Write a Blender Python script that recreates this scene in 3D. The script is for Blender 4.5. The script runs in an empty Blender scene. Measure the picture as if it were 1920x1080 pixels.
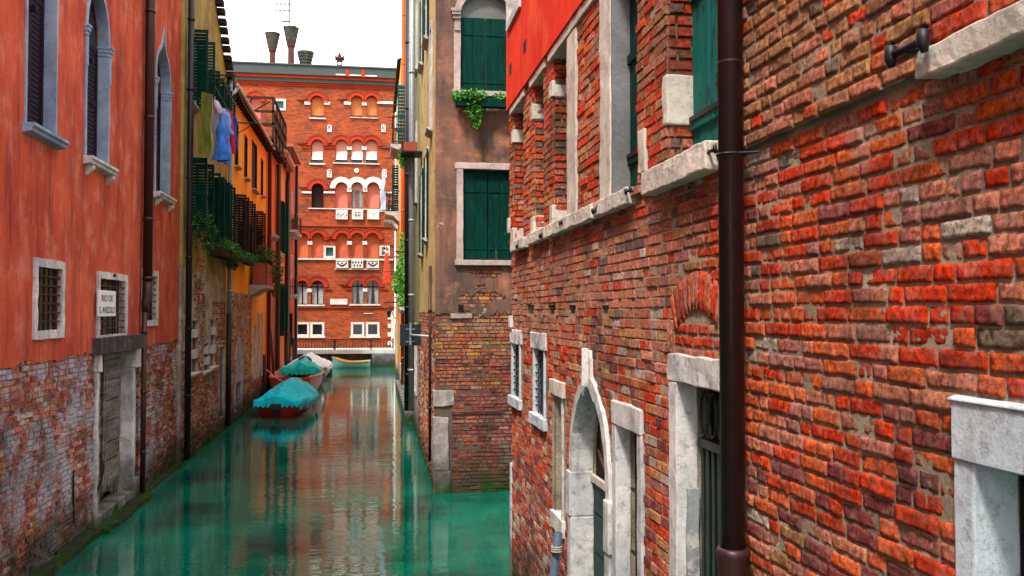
import bpy, bmesh, math, random
from mathutils import Vector, noise
random.seed(7)
sc = bpy.context.scene
COL = sc.collection
V = Vector
H = 3.4
# ------------------------------------------------------------------ camera
PIT = math.atan(45/1700); YAW = math.atan(270/1700*math.cos(PIT))
cd = bpy.data.cameras.new('camera'); cam = bpy.data.objects.new('camera', cd); COL.objects.link(cam)
cam.location = (0, 0, H); cam.rotation_euler = (math.pi/2+PIT, 0, -YAW)
cd.sensor_width = 36; cd.lens = 1700/1920*36; cd.clip_end = 2000; cd.clip_start = .05
sc.camera = cam
_s, _c, _sp, _cp = math.sin(YAW), math.cos(YAW), math.sin(PIT), math.cos(PIT)
_f = V((_s*_cp, _c*_cp, _sp)); _r = V((_c, -_s, 0)); _u = V((-_s*_sp, -_c*_sp, _cp))
def ray(px, py): return _f + _r*((px-960)/1700) + _u*((540-py)/1700)
# ------------------------------------------------------------------ frames (wall planes)
class Fr:
    def __init__(s, O, U, N, Z=(0, 0, 1)):
        s.O = V(O); s.U = V(U).normalized(); s.N = V(N).normalized(); s.Z = V(Z).normalized()
    def P(s, u, z, d=0.): return s.O + s.U*u + s.Z*z + s.N*d
    def sub(s, u, z, d, U, N, Z=None):      # U, N, Z as (u,z,d) directions in this frame
        g = lambda t: s.U*t[0] + s.Z*t[1] + s.N*t[2]
        return Fr(s.P(u, z, d), g(U), g(N), g(Z) if Z else s.Z)
def uv(fr, px, py, d=0.):                   # survey: where a sight line meets a wall plane
    r = ray(px, py); C = V((0, 0, H)); O = fr.P(0, 0, d)
    t = (O-C).dot(fr.N)/r.dot(fr.N); p = C+r*t-O
    return p.dot(fr.U), p.dot(fr.Z)
FA = Fr((-4.2, 0, 0), (0, 1, 0), (1, 0, 0))
FB = Fr((-4.1, 0, 0), (0, 1, 0), (1, 0, 0))
FE = Fr((1.85, 0, 0), (0, 1, 0), (-1, 0, 0))
FF = Fr((0, 17.1, 0), (1, 0, 0), (0, -1, 0))
gd = V((.37, 38.9, 0)).normalized()
FG = Fr((1.25, 17.1, 0), gd, (-gd.y, gd.x, 0))
FP = Fr((0, 60, 0), (1, 0, 0), (0, -1, 0))
WF = Fr((0, 0, 0), (1, 0, 0), (0, 1, 0))    # plain world frame (u=x, d=y)
# ------------------------------------------------------------------ mesh builder
class MB:
    def __init__(s): s.v = []; s.f = []; s.c = []; s.col = None; s.fl = []
    def add(s, vs, fs, col=None):
        b = len(s.v); s.v += [V(v) for v in vs]; s.f += [tuple(i+b for i in f) for f in fs]
        s.c += [(col or s.col)]*len(vs)
    def poly(s, pts, col=None): s.add(pts, [tuple(range(len(pts)))], col)
    def box(s, fr, u0, u1, z0, z1, d0, d1, step=None, col=None):
        if step:
            nu, nz, nd = (max(1, min(80, round(abs(a)/step))) for a in (u1-u0, z1-z0, d1-d0))
            def grid(f, na, nb):
                vs = [f(i/na, j/nb) for j in range(nb+1) for i in range(na+1)]
                s.add(vs, [(j*(na+1)+i, j*(na+1)+i+1, (j+1)*(na+1)+i+1, (j+1)*(na+1)+i) for j in range(nb) for i in range(na)], col)
            L = lambda a, b, t: a+(b-a)*t
            for d in (d0, d1): grid(lambda a, b: fr.P(L(u0, u1, a), L(z0, z1, b), d), nu, nz)
            for z in (z0, z1): grid(lambda a, b: fr.P(L(u0, u1, a), z, L(d0, d1, b)), nu, nd)
            for u in (u0, u1): grid(lambda a, b: fr.P(u, L(z0, z1, a), L(d0, d1, b)), nz, nd)
            return
        vs = [fr.P(u, z, d) for d in (d0, d1) for z in (z0, z1) for u in (u0, u1)]
        s.add(vs, [(0, 1, 3, 2), (4, 6, 7, 5), (0, 2, 6, 4), (1, 5, 7, 3), (0, 4, 5, 1), (2, 3, 7, 6)], col)
    def prism(s, fr, pts, d0, d1, col=None):
        n = len(pts); vs = [fr.P(u, z, d0) for u, z in pts]+[fr.P(u, z, d1) for u, z in pts]
        s.add(vs, [tuple(range(n)), tuple(range(2*n-1, n-1, -1))]+[(i, (i+1) % n, n+(i+1) % n, n+i) for i in range(n)], col)
    def tube(s, pts, r, seg=8, col=None, cap=True):
        pts = [V(p) for p in pts]; rs = r if isinstance(r, (list, tuple)) else [r]*len(pts)
        vs = []; fs = []
        for i, p in enumerate(pts):
            t = (pts[min(i+1, len(pts)-1)]-pts[max(i-1, 0)]).normalized()
            a = t.cross(V((0, 0, 1)) if abs(t.z) < .9 else V((1, 0, 0))).normalized(); b = t.cross(a)
            for k in range(seg):
                an = 2*math.pi*k/seg; vs.append(p+(a*math.cos(an)+b*math.sin(an))*rs[i])
        for i in range(len(pts)-1):
            for k in range(seg):
                k2 = (k+1) % seg; fs.append((i*seg+k, i*seg+k2, (i+1)*seg+k2, (i+1)*seg+k))
        if cap: fs += [tuple(range(seg))[::-1], tuple(range((len(pts)-1)*seg, len(pts)*seg))]
        s.add(vs, fs, col)
    def lathe(s, c, prof, seg=20, col=None):
        c = V(c); s.tube([c+V((0, 0, z)) for r, z in prof], [max(r, .001) for r, z in prof], seg, col)
    def jitter(s, amp, freq=6, seed=0):
        o = V((seed*7.3, seed*3.1, 0))
        s.v = [v+noise.noise_vector(v*freq+o)*amp for v in s.v]
    def build(s, name, mat, parent=None, smooth=False, bevel=0, recalc=True, subsurf=0):
        me = bpy.data.meshes.new(name); o = bpy.data.objects.new(name, me); COL.objects.link(o)
        org = ORG.get(parent.as_pointer(), V((0, 0, 0))) if parent else V((0, 0, 0))
        me.from_pydata([tuple(v-org) for v in s.v], [], s.f)
        if any(s.c):
            at = me.color_attributes.new('Col', 'FLOAT_COLOR', 'POINT')
            at.data.foreach_set('color', [x for c in s.c for x in ((*(c or (.5, .5, .5)), 1.))])
        if recalc:
            bm = bmesh.new(); bm.from_mesh(me); bmesh.ops.remove_doubles(bm, verts=bm.verts, dist=1e-5)
            bmesh.ops.recalc_face_normals(bm, faces=bm.faces); bm.to_mesh(me); bm.free()
        if smooth: me.polygons.foreach_set('use_smooth', s.fl if len(s.fl) == len(me.polygons) else [True]*len(me.polygons))
        me.materials.append(mat)
        if parent: o.parent = parent; ORG[o.as_pointer()] = org
        if bevel:
            m = o.modifiers.new('bevel', 'BEVEL'); m.width = bevel; m.segments = 2; m.limit_method = 'ANGLE'
        if subsurf:
            m = o.modifiers.new('sub', 'SUBSURF'); m.levels = m.render_levels = subsurf
        return o
ORG = {}
def thing(name, label, cat, loc=(0, 0, 0), group=None):
    o = bpy.data.objects.new(name, None); COL.objects.link(o); o.location = loc; o.empty_display_size = .2
    o['label'] = label; o['category'] = cat
    if group: o['group'] = group
    ORG[o.as_pointer()] = V(loc); return o
def tag(o, label, cat, group=None):
    o['label'] = label; o['category'] = cat
    if group: o['group'] = group
    return o
# ------------------------------------------------------------------ openings
SH = {'ogee': [(-1, 0), (-.99, .16), (-.93, .33), (-.8, .47), (-.6, .57), (-.4, .64), (-.24, .72), (-.12, .82), (-.05, .91), (0, 1)],
      'point': [(-1, 0), (-.985, .22), (-.92, .42), (-.8, .6), (-.62, .76), (-.4, .88), (-.2, .95), (0, 1)],
      'round': [(-math.cos(a*math.pi/16), math.sin(a*math.pi/16)) for a in range(9)]}
class Op:
    def __init__(s, u0, u1, z0, zs, kind=None, rise=0, dep=.18):
        s.u0, s.u1 = min(u0, u1), max(u0, u1); s.z0, s.zs, s.kind, s.dep = z0, zs, kind, dep
        s.rise = (rise or (s.u1-s.u0)/2) if kind else 0
    @property
    def top(s): return s.zs+s.rise
    def arch(s):
        if not s.kind: return []
        c = (s.u0+s.u1)/2; h = (s.u1-s.u0)/2; L = SH[s.kind]
        L = L+[(-a, b) for a, b in L[-2::-1]]
        return [(c+a*h, s.zs+b*s.rise) for a, b in L]
    def path(s):
        a = s.arch()
        return [(s.u0, s.z0)]+(a if a else [(s.u0, s.zs), (s.u1, s.zs)])+[(s.u1, s.z0)]
    def span(s, z, m=0):
        if z < s.z0-m or z > s.top+m: return None
        if z <= s.zs or not s.kind: return (s.u0-m, s.u1+m)
        a = s.arch(); n = len(a)//2+1; c = (s.u0+s.u1)/2; z = z-m*.5
        for (ua, za), (ub, zb) in zip(a[:n-1], a[1:n]):
            if za <= z <= zb:
                t = (z-za)/(zb-za+1e-9); u = ua+(ub-ua)*t; return (u-m, 2*c-u+m)
        return (c-m, c+m)
def offset(path, w):
    out = []; n = len(path)
    for i, (u, z) in enumerate(path):
        def nr(a, b):
            t = V((b[0]-a[0], b[1]-a[1])); t.normalize(); return V((-t.y, t.x))
        if i == 0: m = nr(path[0], path[1])
        elif i == n-1: m = nr(path[-2], path[-1])
        else:
            a = nr(path[i-1], path[i]); b = nr(path[i], path[i+1]); m = (a+b)
            m = m/max(.35, m.dot(a)) if m.length > 1e-3 else a
        out.append((u+m.x*w, z+m.y*w))
    return out
def refine(path, step):
    out = [path[0]]
    for a, b in zip(path, path[1:]):
        n = max(1, round(math.hypot(b[0]-a[0], b[1]-a[1])/step))
        out += [(a[0]+(b[0]-a[0])*k/n, a[1]+(b[1]-a[1])*k/n) for k in range(1, n+1)]
    return out
def surround(mb, fr, path, w, proud, dep, base=0., step=None, clamp=None):
    if step: path = refine(path, step)
    o = offset(path, w)
    if clamp: o, path = [[(min(max(a, clamp[0]), clamp[1]), b) for a, b in L_] for L_ in (o, path)]
    n = len(path)
    rings = [[fr.P(a, b, base-.02) for a, b in o], [fr.P(a, b, base+proud) for a, b in o], [fr.P(a, b, base+proud) for a, b in path], [fr.P(a, b, base-dep) for a, b in path]]
    vs = [p for r in rings for p in r]; fs = []
    for k in range(3):
        for i in range(n-1): fs.append((k*n+i, k*n+i+1, (k+1)*n+i+1, (k+1)*n+i))
    fs += [(0, n, 2*n, 3*n), (n-1, 4*n-1, 3*n-1, 2*n-1)]
    mb.add(vs, fs)
def reveal(mb, fr, op, d0, dep, floor=True):
    p = offset(op.path(), .014); p = [(a, b-(.014 if i in (0, len(p)-1) else 0)) for i, (a, b) in enumerate(p)]; p2 = p+([p[0]] if floor else [])
    for a, b in zip(p2, p2[1:]): mb.poly([fr.P(*a, d0), fr.P(*b, d0), fr.P(*b, -dep), fr.P(*a, -dep)])
def sheet(mb, fr, u0, u1, z0, z1, ops, d=0.):
    us = sorted({u0, u1, *[min(max(x, u0), u1) for o in ops for x in (o.u0, o.u1)]})
    zs = sorted({z0, z1, *[min(max(x, z0), z1) for o in ops for x in (o.z0, o.top)]})
    for a, b in zip(us, us[1:]):
        for c, e in zip(zs, zs[1:]):
            if b-a < 1e-6 or e-c < 1e-6: continue
            m, q = (a+b)/2, (c+e)/2
            if any(o.u0 < m < o.u1 and o.z0 < q < o.top for o in ops): continue
            mb.poly([fr.P(a, c, d), fr.P(b, c, d), fr.P(b, e, d), fr.P(a, e, d)])
    for o in ops:
        if o.kind and z0 < o.zs < z1:
            A = o.arch(); t = min(o.top, z1)
            for a, b in zip(A, A[1:]): mb.poly([fr.P(a[0], a[1], d), fr.P(b[0], b[1], d), fr.P(b[0], t, d), fr.P(a[0], t, d)])
def shell(mb, fr, u0, u1, z0, z1, dep, d=0.):    # the rest of a building: ends, back, top
    P = fr.P
    for u in (u0, u1): mb.poly([P(u, z0, d), P(u, z1, d), P(u, z1, -dep), P(u, z0, -dep)])
    mb.poly([P(u0, z0, -dep), P(u1, z0, -dep), P(u1, z1, -dep), P(u0, z1, -dep)])
    mb.poly([P(u0, z1, d), P(u1, z1, d), P(u1, z1, -dep), P(u0, z1, -dep)])
    mb.box(fr, u0+.02, u1-.02, z0, z1-.02, -dep+.1, -.6)   # inner floors and rooms behind the openings
def pane(fr, op, dep, name, mat, parent):
    m = MB(); m.poly([fr.P(a, b, -dep) for a, b in op.path()]); return m.build(name, mat, parent)
def panel_shutter(mb, fr, u, z0, z1, w, ang, d=.02, th=.035, louv=0, side=1):
    """leaf hinged at u; ang 0 = flat along +u*side, 90 = straight out from the wall"""
    a = math.radians(ang); s2 = fr.sub(u, 0, d, (side*math.cos(a), 0, math.sin(a)), (-side*math.sin(a), 0, math.cos(a)))
    if louv:
        mb.box(s2, 0, .05, z0, z1, 0, th); mb.box(s2, w-.05, w, z0, z1, 0, th)
        for z in (z0, (z0+z1)/2, z1-.07): mb.box(s2, .05, w-.05, z, z+.07, .003, th-.003)
        n = int((z1-z0)/louv)
        for k in range(n):
            z = z0+.08+k*louv
            if z < z1-.1: mb.prism(s2.sub(0, z, 0, (0, 0, 1), (1, 0, 0)), [(.004, 0), (.012, 0), (th-.004, louv*.8), (th-.012, louv*.8)], .05, w-.05)
    else:
        n = max(2, round(w/.16))
        for k in range(n): mb.box(s2, w*k/n+.002, w*(k+1)/n-.002, z0, z1, 0, th)
        for q in (.14, .86): mb.box(s2, .01, w-.01, z0+(z1-z0)*q, z0+(z1-z0)*q+.06, th, th+.012)
# ------------------------------------------------------------------ geometric bricks
def clampc(c): return tuple(max(.004, min(.95, x)) for x in c)
def brick(mb, fr, ua, ub, za, zb, d, lod, col, R):
    e = .005; back = -.02
    def axis(a, b, n):
        L = b-a; e2 = min(e, L*.3)
        if lod == 0: return [(a, 0), (a+.004, 1), (b-.004, 1), (b, 0)]
        ins = [(a, 0), (a+.0015, .62), (a+e2, 1)]; out = [(b-e2, 1), (b-.0015, .62), (b, 0)]
        return ins+[(a+e2+(L-2*e2)*k/n, 1) for k in range(1, n)]+out
    A = axis(ua, ub, {0: 1, 1: 2, 2: max(2, round((ub-ua)/.022))}[lod]); B = axis(za, zb, {0: 1, 1: 2, 2: 4}[lod])
    tu, tz = R.uniform(-.02, .02), R.uniform(-.03, .03); cu, cz = (ua+ub)/2, (za+zb)/2
    amp = .0045 if lod else .003; vs = []
    for z, kz in B:
        for u, ku in A:
            p = fr.P(u, z, 0)*(11 if lod < 2 else 14); n1 = noise.noise_vector(p)
            n2 = noise.noise(p*3.1) if lod == 2 else 0
            k = min(ku, kz); dd = back+(d-back+tu*(u-cu)+tz*(z-cz))*k+(n1.x*amp+n2*.0055)*(k > .5)
            vs.append(fr.P(u+n1.y*.006, z+n1.z*.004, dd))
    nu = len(A)
    mb.add(vs, [(j*nu+i, j*nu+i+1, (j+1)*nu+i+1, (j+1)*nu+i) for j in range(len(B)-1) for i in range(nu-1)], col)
    mb.fl += [lod == 2]*((len(B)-1)*(nu-1))
def bricks(mb, fr, u0, u1, z0, z1, ops, colf, lodf, course=.07, L=.245, Hd=.118, gap=.011, seed=1, m=.0, d=.008, irr=1., miss=0.):
    R = random.Random(seed); z = z0
    while z < z1-.02:
        h = course*R.uniform(1-.05*irr, 1+.05*irr); zt = min(z+h, z1); zm = (z+zt)/2
        iv = [(u0, u1)]
        for o in ops:
            ss = [s for s in (o.span(z+.004, m), o.span(zt-.004, m)) if s]
            if not ss: continue
            a, b = min(s[0] for s in ss), max(s[1] for s in ss); nv = []
            for p, q in iv:
                if b <= p or a >= q: nv.append((p, q)); continue
                if a > p: nv.append((p, a))
                if b < q: nv.append((b, q))
            iv = nv
        for p, q in iv:
            u = p-R.uniform(0, .2) if p == u0 else p
            while u < q-.02:
                l = (Hd if R.random() < .42 else L)*R.uniform(1-.12*irr, 1+.12*irr); e = min(u+l, q)
                if q-e < .05: e = q
                a = max(u, p)
                if e-a > .03 and R.random() >= miss:
                    g = gap*R.uniform(.8, 1.7); gz = gap*R.uniform(.7, 1.3)
                    brick(mb, fr, a+g/2, e-g/2, z+gz/2, zt-gz/2, d+R.uniform(-.006, .007)*irr, lodf(a, zm), colf(a, zm, R), R)
                u = e
        z = zt
def pick(R, table):
    t = R.random()*sum(w for w, c in table)
    for w, c in table:
        t -= w
        if t <= 0: break
    k = R.uniform(.8, 1.2); return clampc(tuple(x*k*R.uniform(.92, 1.08) for x in c))
RED = (.66, .048, .007); ORA = (.68, .12, .026); PNK = (.57, .20, .125); PUR = (.27, .06, .06); TAN = (.50, .24, .095)
GRY = (.17, .13, .10); WHT = (.52, .44, .38); BRN = (.30, .11, .045); YEL = (.48, .25, .05); DRK = (.10, .04, .03)
# ------------------------------------------------------------------ materials
class NT:
    def __init__(s, name):
        s.m = bpy.data.materials.new(name); s.m.use_nodes = True; s.t = s.m.node_tree; s.t.nodes.clear()
        s.out = s.n('ShaderNodeOutputMaterial'); s.b = s.n('ShaderNodeBsdfPrincipled')
        s.t.links.new(s.b.outputs[0], s.out.inputs[0]); s.g = s.n('ShaderNodeNewGeometry'); s.pos = s.g.outputs['Position']
        s.b.inputs['Specular IOR Level'].default_value = .06
    def n(s, k): return s.t.nodes.new(k)
    def set(s, sock, v):
        if isinstance(v, bpy.types.NodeSocket): s.t.links.new(v, sock)
        elif isinstance(v, (tuple, list)) and len(v) == 3 and sock.type == 'RGBA': sock.default_value = (*v, 1)
        else: sock.default_value = v
    def vec(s, sx, sy, sz):
        m = s.n('ShaderNodeMapping'); s.set(m.inputs['Vector'], s.pos); m.inputs['Scale'].default_value = (sx, sy, sz); return m.outputs[0]
    def noise(s, sc, det=4, rough=.55, scale3=None, dist=0):
        n = s.n('ShaderNodeTexNoise'); s.set(n.inputs['Vector'], s.vec(*scale3) if scale3 else s.pos)
        n.inputs['Scale'].default_value = sc; n.inputs['Detail'].default_value = det; n.inputs['Roughness'].default_value = rough; n.inputs['Distortion'].default_value = dist
        return n.outputs['Fac']
    def rng(s, v, a, b, c=0., d=1.):
        n = s.n('ShaderNodeMapRange'); s.set(n.inputs['Value'], v)
        for i, x in enumerate((a, b, c, d)): s.set(n.inputs[i+1], x)
        return n.outputs[0]
    def mix(s, f, a, b, mode='MIX'):
        n = s.n('ShaderNodeMix'); n.data_type = 'RGBA'; n.blend_type = mode
        s.set(n.inputs[0], f); s.set(n.inputs[6], a); s.set(n.inputs[7], b); return n.outputs[2]
    def math(s, op, a, b=0.):
        n = s.n('ShaderNodeMath'); n.operation = op; s.set(n.inputs[0], a); s.set(n.inputs[1], b); return n.outputs[0]
    def xyz(s, k):
        n = s.n('ShaderNodeSeparateXYZ'); s.set(n.inputs[0], s.pos); return n.outputs[k]
    def attr(s):
        n = s.n('ShaderNodeVertexColor'); n.layer_name = 'Col'; return n.outputs[0]
    def bump(s, h, st, dist=.01, prev=None):
        n = s.n('ShaderNodeBump'); s.set(n.inputs['Height'], h); n.inputs['Strength'].default_value = st; n.inputs['Distance'].default_value = dist
        if prev: s.set(n.inputs['Normal'], prev)
        return n.outputs[0]
    def fin(s, col, rough=.85, nrm=None, **k):
        s.set(s.b.inputs['Base Color'], col); s.set(s.b.inputs['Roughness'], rough)
        if nrm: s.set(s.b.inputs['Normal'], nrm)
        for a, b in k.items(): s.set(s.b.inputs[a.replace('_', ' ')], b)
        return s.m
def algae(t, col, lo=.15, hi=.75):
    """tide line: dark green weed up to about half a metre above the water, broken by noise"""
    z = t.xyz(2); n = t.noise(3, 5); zz = t.math('SUBTRACT', z, t.rng(n, .3, .7, -.25, .3))
    col = t.mix(t.rng(zz, hi+.1, lo+.1, 0, .85), col, (.04, .04, .022))
    return t.mix(t.rng(zz, lo, lo-.2), col, (.02, .055, .012))
def m_brick(name, pale=.25, palec=(.55, .5, .46), dark=.4, grime=True, pscale=1.3):
    t = NT(name); c = t.attr(); f = t.noise(38, 5, .65); g = t.noise(9, 4)
    c = t.mix(1., c, t.mix(t.rng(f, .32, .68), (.30, .25, .24), (1.65, 1.5, 1.4)), 'MULTIPLY')
    c = t.mix(t.rng(t.noise(16, 6, .7), .48, .70, 0, .55), c, (.50, .31, .23)); c = t.mix(t.rng(t.noise(24, 6, .75), .53, .62, 0, .5), c, (.16, .05, .035))
    c = t.mix(t.rng(t.noise(70, 3, .6), .60, .72, 0, .8), c, (.06, .03, .02))
    big = t.noise(pscale, 7, .68)
    c = t.mix(t.rng(big, .62-.14*pale, .70-.14*pale, 0, .85 if pale > .3 else .6), c, t.mix(g, palec, tuple(x*.55 for x in palec)))
    c = t.mix(t.rng(t.noise(1.1, 7, .7, (1, 1.3, .8)), .48, .66, 0, dark), c, (.055, .035, .028))
    if grime: c = algae(t, c)
    return t.fin(c, .9, t.bump(t.noise(150, 6, .8), .8, .014, t.bump(t.noise(34, 5, .7), .8, .022)))
def m_mortar(name, a=(.42, .35, .25), b=(.24, .2, .16), grime=True, bs=1.):
    t = NT(name); c = t.mix(t.rng(t.noise(2.2, 6, .65), .35, .65), a, b)
    c = t.mix(t.rng(t.noise(60, 4, .7), .5, .7, 0, .6), c, tuple(x*.5 for x in b))
    if grime: c = algae(t, c)
    return t.fin(c, .95, t.bump(t.noise(45, 8, .75), bs, .03))
def m_plaster(name, a, b, c3=None, streak=.5, stain=(.12, .06, .04), peel=0, peelc=(.4, .33, .27), rough=.85, bs=.35, grime=True):
    t = NT(name); c = t.mix(t.rng(t.noise(.7, 6, .6), .38, .62), a, b)
    if c3: c = t.mix(t.rng(t.noise(1.9, 7, .65), .5, .68, 0, .8), c, c3)
    c = t.mix(t.rng(t.noise(2.2, 7, .7, (1.8, 1.8, .28)), .47, .75, 0, streak), c, stain)
    c = t.mix(t.rng(t.noise(3., 7, .72, (2.3, 2.3, .35)), .58, .8, 0, streak*.7), c, tuple(min(.9, x*1.5+.06) for x in a))
    c = t.mix(t.rng(t.noise(28, 5, .7), .5, .75, 0, .3), c, stain)
    if peel: c = t.mix(t.rng(t.noise(2.6, 8, .7), .66-peel*.3, .69-peel*.3), c, peelc)
    if grime: c = algae(t, c)
    return t.fin(c, rough, t.bump(t.noise(22, 8, .7), bs, .02, t.bump(t.noise(2.5, 5, .6), .3, .06)))
def m_stone(name, a=(.68, .65, .60), b=(.36, .37, .39), stain=.75, grime=True, sc=1.):
    t = NT(name); c = t.mix(t.rng(t.noise(1.6*sc, 7, .65), .36, .66), a, b)
    c = t.mix(t.rng(t.noise(14*sc, 7, .75), .52, .7, 0, stain), c, (.1, .09, .08))
    c = t.mix(t.rng(t.noise(90, 3, .6), .63, .7, 0, .6), c, (.07, .06, .05))
    c = t.mix(t.rng(t.noise(2.5, 6, .7, (2.5, 2.5, .4)), .52, .72, 0, stain*.9), c, (.14, .13, .11)); c = t.mix(t.rng(t.noise(5*sc, 8, .75), .56, .62, 0, stain*.6), c, (.24, .22, .19))
    if grime: c = algae(t, c)
    return t.fin(c, .8, t.bump(t.noise(40, 8, .75), .45, .02))
def m_wood(name, a, b, rough=.7, peel=0., peelc=(.3, .28, .25), horiz=False, grime=True):
    t = NT(name); s3 = (.6, .6, 5) if horiz else (14, 14, 1)
    c = t.mix(t.rng(t.noise(2.5, 6, .6, s3), .35, .65), a, b)
    c = t.mix(t.rng(t.noise(1.1, 5, .6), .5, .75, 0, .5), c, tuple(x*.45 for x in b))
    if peel: c = t.mix(t.rng(t.noise(6, 7, .7, (3, 3, 1)), .66-peel*.3, .7-peel*.3), c, peelc)
    if grime: c = algae(t, c, 0., .45)
    return t.fin(c, rough, t.bump(t.noise(4, 6, .6, s3), .25 if horiz else .4, .01))
def m_plain(name, c, rough=.5, metal=0., var=.35, **k):
    t = NT(name); t.b.inputs['Specular IOR Level'].default_value = .3; cc = t.mix(t.rng(t.noise(11, 6, .65), .35, .7), c, tuple(x*(1-var) for x in c))
    return t.fin(cc, rough, t.bump(t.noise(60, 4), .15, .005), Metallic=metal, **k)
M = {}
M['bE'] = m_brick('brick_red_near', .12, (.5, .4, .33), .7)
M['bA'] = m_brick('brick_salted', 1.0, (.60, .60, .66), .55, pscale=1.2)
M['bB'] = m_brick('brick_old_grey', .55, (.60, .56, .52), .4)
M['bF'] = m_brick('brick_corner', .25, (.33, .31, .32), .65)
M['moE'] = m_mortar('mortar_sand', (.54, .45, .31), (.20, .16, .11))
M['moA'] = m_mortar('mortar_pale', (.48, .47, .49), (.24, .2, .2))
M['moF'] = m_mortar('mortar_dark', (.17, .12, .09), (.07, .05, .045))
M['stA'] = m_plaster('stucco_salmon', (.56, .105, .050), (.40, .060, .032), (.60, .20, .13), .9, (.12, .025, .03))
M['stE'] = m_plaster('stucco_red', (.82, .042, .010), (.70, .028, .008), (.80, .11, .04), .6, (.26, .015, .01))
M['stB'] = m_plaster('plaster_olive', (.38, .29, .07), (.24, .18, .06), (.46, .34, .12), .7, (.13, .11, .07), .25, (.36, .3, .25))
M['stBl'] = m_plaster('plaster_grey_peeling', (.50, .45, .33), (.32, .30, .27), (.60, .50, .28), .75, (.07, .06, .05), .55, (.26, .2, .18), bs=.8)
M['stC'] = m_plaster('plaster_yellow_orange', (.88, .48, .035), (.84, .36, .02), (.88, .56, .08), .35, (.35, .12, .03))
M['stD'] = m_plaster('plaster_orange', (.74, .16, .025), (.66, .12, .02), None, .4, (.3, .06, .03))
M['stD2'] = m_plaster('plaster_brick_red', (.55, .07, .018), (.45, .05, .015), None, .45, (.2, .04, .03))
M['stPk'] = m_plaster('plaster_pink_orange', (.72, .26, .12), (.66, .2, .09), None, .4, (.3, .08, .04))
M['stG'] = m_plaster('plaster_deep_orange', (.62, .12, .022), (.56, .095, .018), None, .3, (.28, .05, .02))
M['stGy'] = m_plaster('plaster_yellow', (.76, .42, .12), (.7, .35, .09), None, .35, (.3, .15, .05))
M['stGg'] = m_plaster('plaster_sage', (.20, .22, .10), (.26, .24, .13), None, .5, (.1, .08, .05))
M['stFy'] = m_plaster('plaster_ochre_peeling', (.60, .44, .16), (.52, .36, .13), (.66, .52, .25), .6, (.16, .1, .06), .3, (.3, .16, .1), bs=.8)
M['stF'] = m_plaster('plaster_brown_weathered', (.26, .125, .085), (.10, .065, .055), (.46, .19, .105), .9, (.045, .035, .035), .06, (.45, .3, .22), bs=.6)
M['stone'] = m_stone('istrian_stone'); M['stoneb'] = m_stone('istrian_stone_cool', (.33, .43, .56), (.17, .25, .36), .45)
M['stonec'] = m_stone('istrian_stone_pale_blue', (.58, .63, .66), (.36, .42, .46), .6); M['stonep'] = m_stone('stone_pinkish', (.54, .41, .37), (.32, .24, .22), .6); M['stonew'] = m_stone('stone_white', (.64, .62, .57), (.46, .45, .42), .5, grime=False)
M['stoned'] = m_stone('stone_dark_beam', (.07, .06, .055), (.035, .03, .03), .5)
M['stonesill'] = m_stone('sill_stone_warm', (.68, .61, .52), (.44, .40, .34), .55)
M['green'] = m_wood('shutter_green', (.001, .042, .030), (.001, .020, .016), .5, .12, (.01, .10, .085))
M['teal'] = m_wood('shutter_teal_peeling', (.012, .15, .12), (.006, .09, .075), .6, .35, (.02, .035, .035))
M['brown'] = m_wood('shutter_dark_brown', (.03, .014, .012), (.018, .009, .009), .5)
M['doorw'] = m_wood('door_weathered', (.26, .24, .20), (.10, .085, .075), .8, .3, (.05, .035, .03), horiz=True)
M['doorg'] = m_wood('door_dark_green', (.02, .055, .05), (.012, .035, .034), .5, horiz=True)
M['timber'] = m_wood('timber_dark', (.05, .03, .02), (.03, .018, .012), .8)
M['pole'] = m_wood('mooring_wood', (.09, .06, .04), (.04, .03, .025), .85)
M['pipe'] = m_plain('pipe_brown_metal', (.036, .012, .011), .42, .0, .3); M['pipeg'] = m_plain('pipe_zinc', (.30, .34, .36), .45, .3)
M['pipek'] = m_plain('pipe_black_iron', (.010, .010, .012), .5)
M['iron'] = m_plain('wrought_iron', (.018, .016, .016), .5, .3); M['rust'] = m_plain('rusty_iron', (.12, .045, .02), .8)
M['dark'] = m_plain('dark_glass', (.008, .011, .013), .12, 0, .2, Specular_IOR_Level=.6); M['void'] = m_plain('unlit_interior', (.006, .005, .005), .9)
M['slate'] = m_plain('roof_lead', (.05, .065, .06), .7); M['tile'] = m_plain('roof_tile', (.42, .13, .065), .85, 0, .55)
M['soil'] = m_plain('soil', (.03, .02, .014), .95); M['terra'] = m_plain('terracotta', (.32, .06, .03), .75)
# ================================================================== SETTING: water, canal bed edge
def water():
    t = NT('canal_water'); t.b.inputs['Specular IOR Level'].default_value = .5
    n1 = t.noise(1.9, 3, .5, (1.0, 1.9, 1)); n2 = t.noise(11, 3, .5, (.5, 2.8, 1)); n3 = t.noise(.35, 2)
    h = t.math('ADD', t.math('MULTIPLY', n1, .9), t.math('MULTIPLY', t.math('MULTIPLY', n2, .20), t.rng(n3, .35, .65, .25, 1.)))
    c = t.mix(t.rng(t.noise(.5, 5, .6), .35, .65), (.0, .145, .088), (.0, .040, .028))
    return t.fin(c, .012, t.bump(h, .10, .05), IOR=1.48)
mb = MB(); mb.poly([V(p) for p in ((-60, -25, 0), (60, -25, 0), (60, 90, 0), (-60, 90, 0))])
w = mb.build('canal_water', water()); w['kind'] = 'structure'
mb = MB(); mb.poly([V(p) for p in ((-300, -200, -1.5), (300, -200, -1.5), (300, 400, -1.5), (-300, 400, -1.5))])
g = mb.build('ground', m_mortar('canal_mud', (.12, .1, .06), (.07, .06, .04))); g['kind'] = 'structure'
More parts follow.
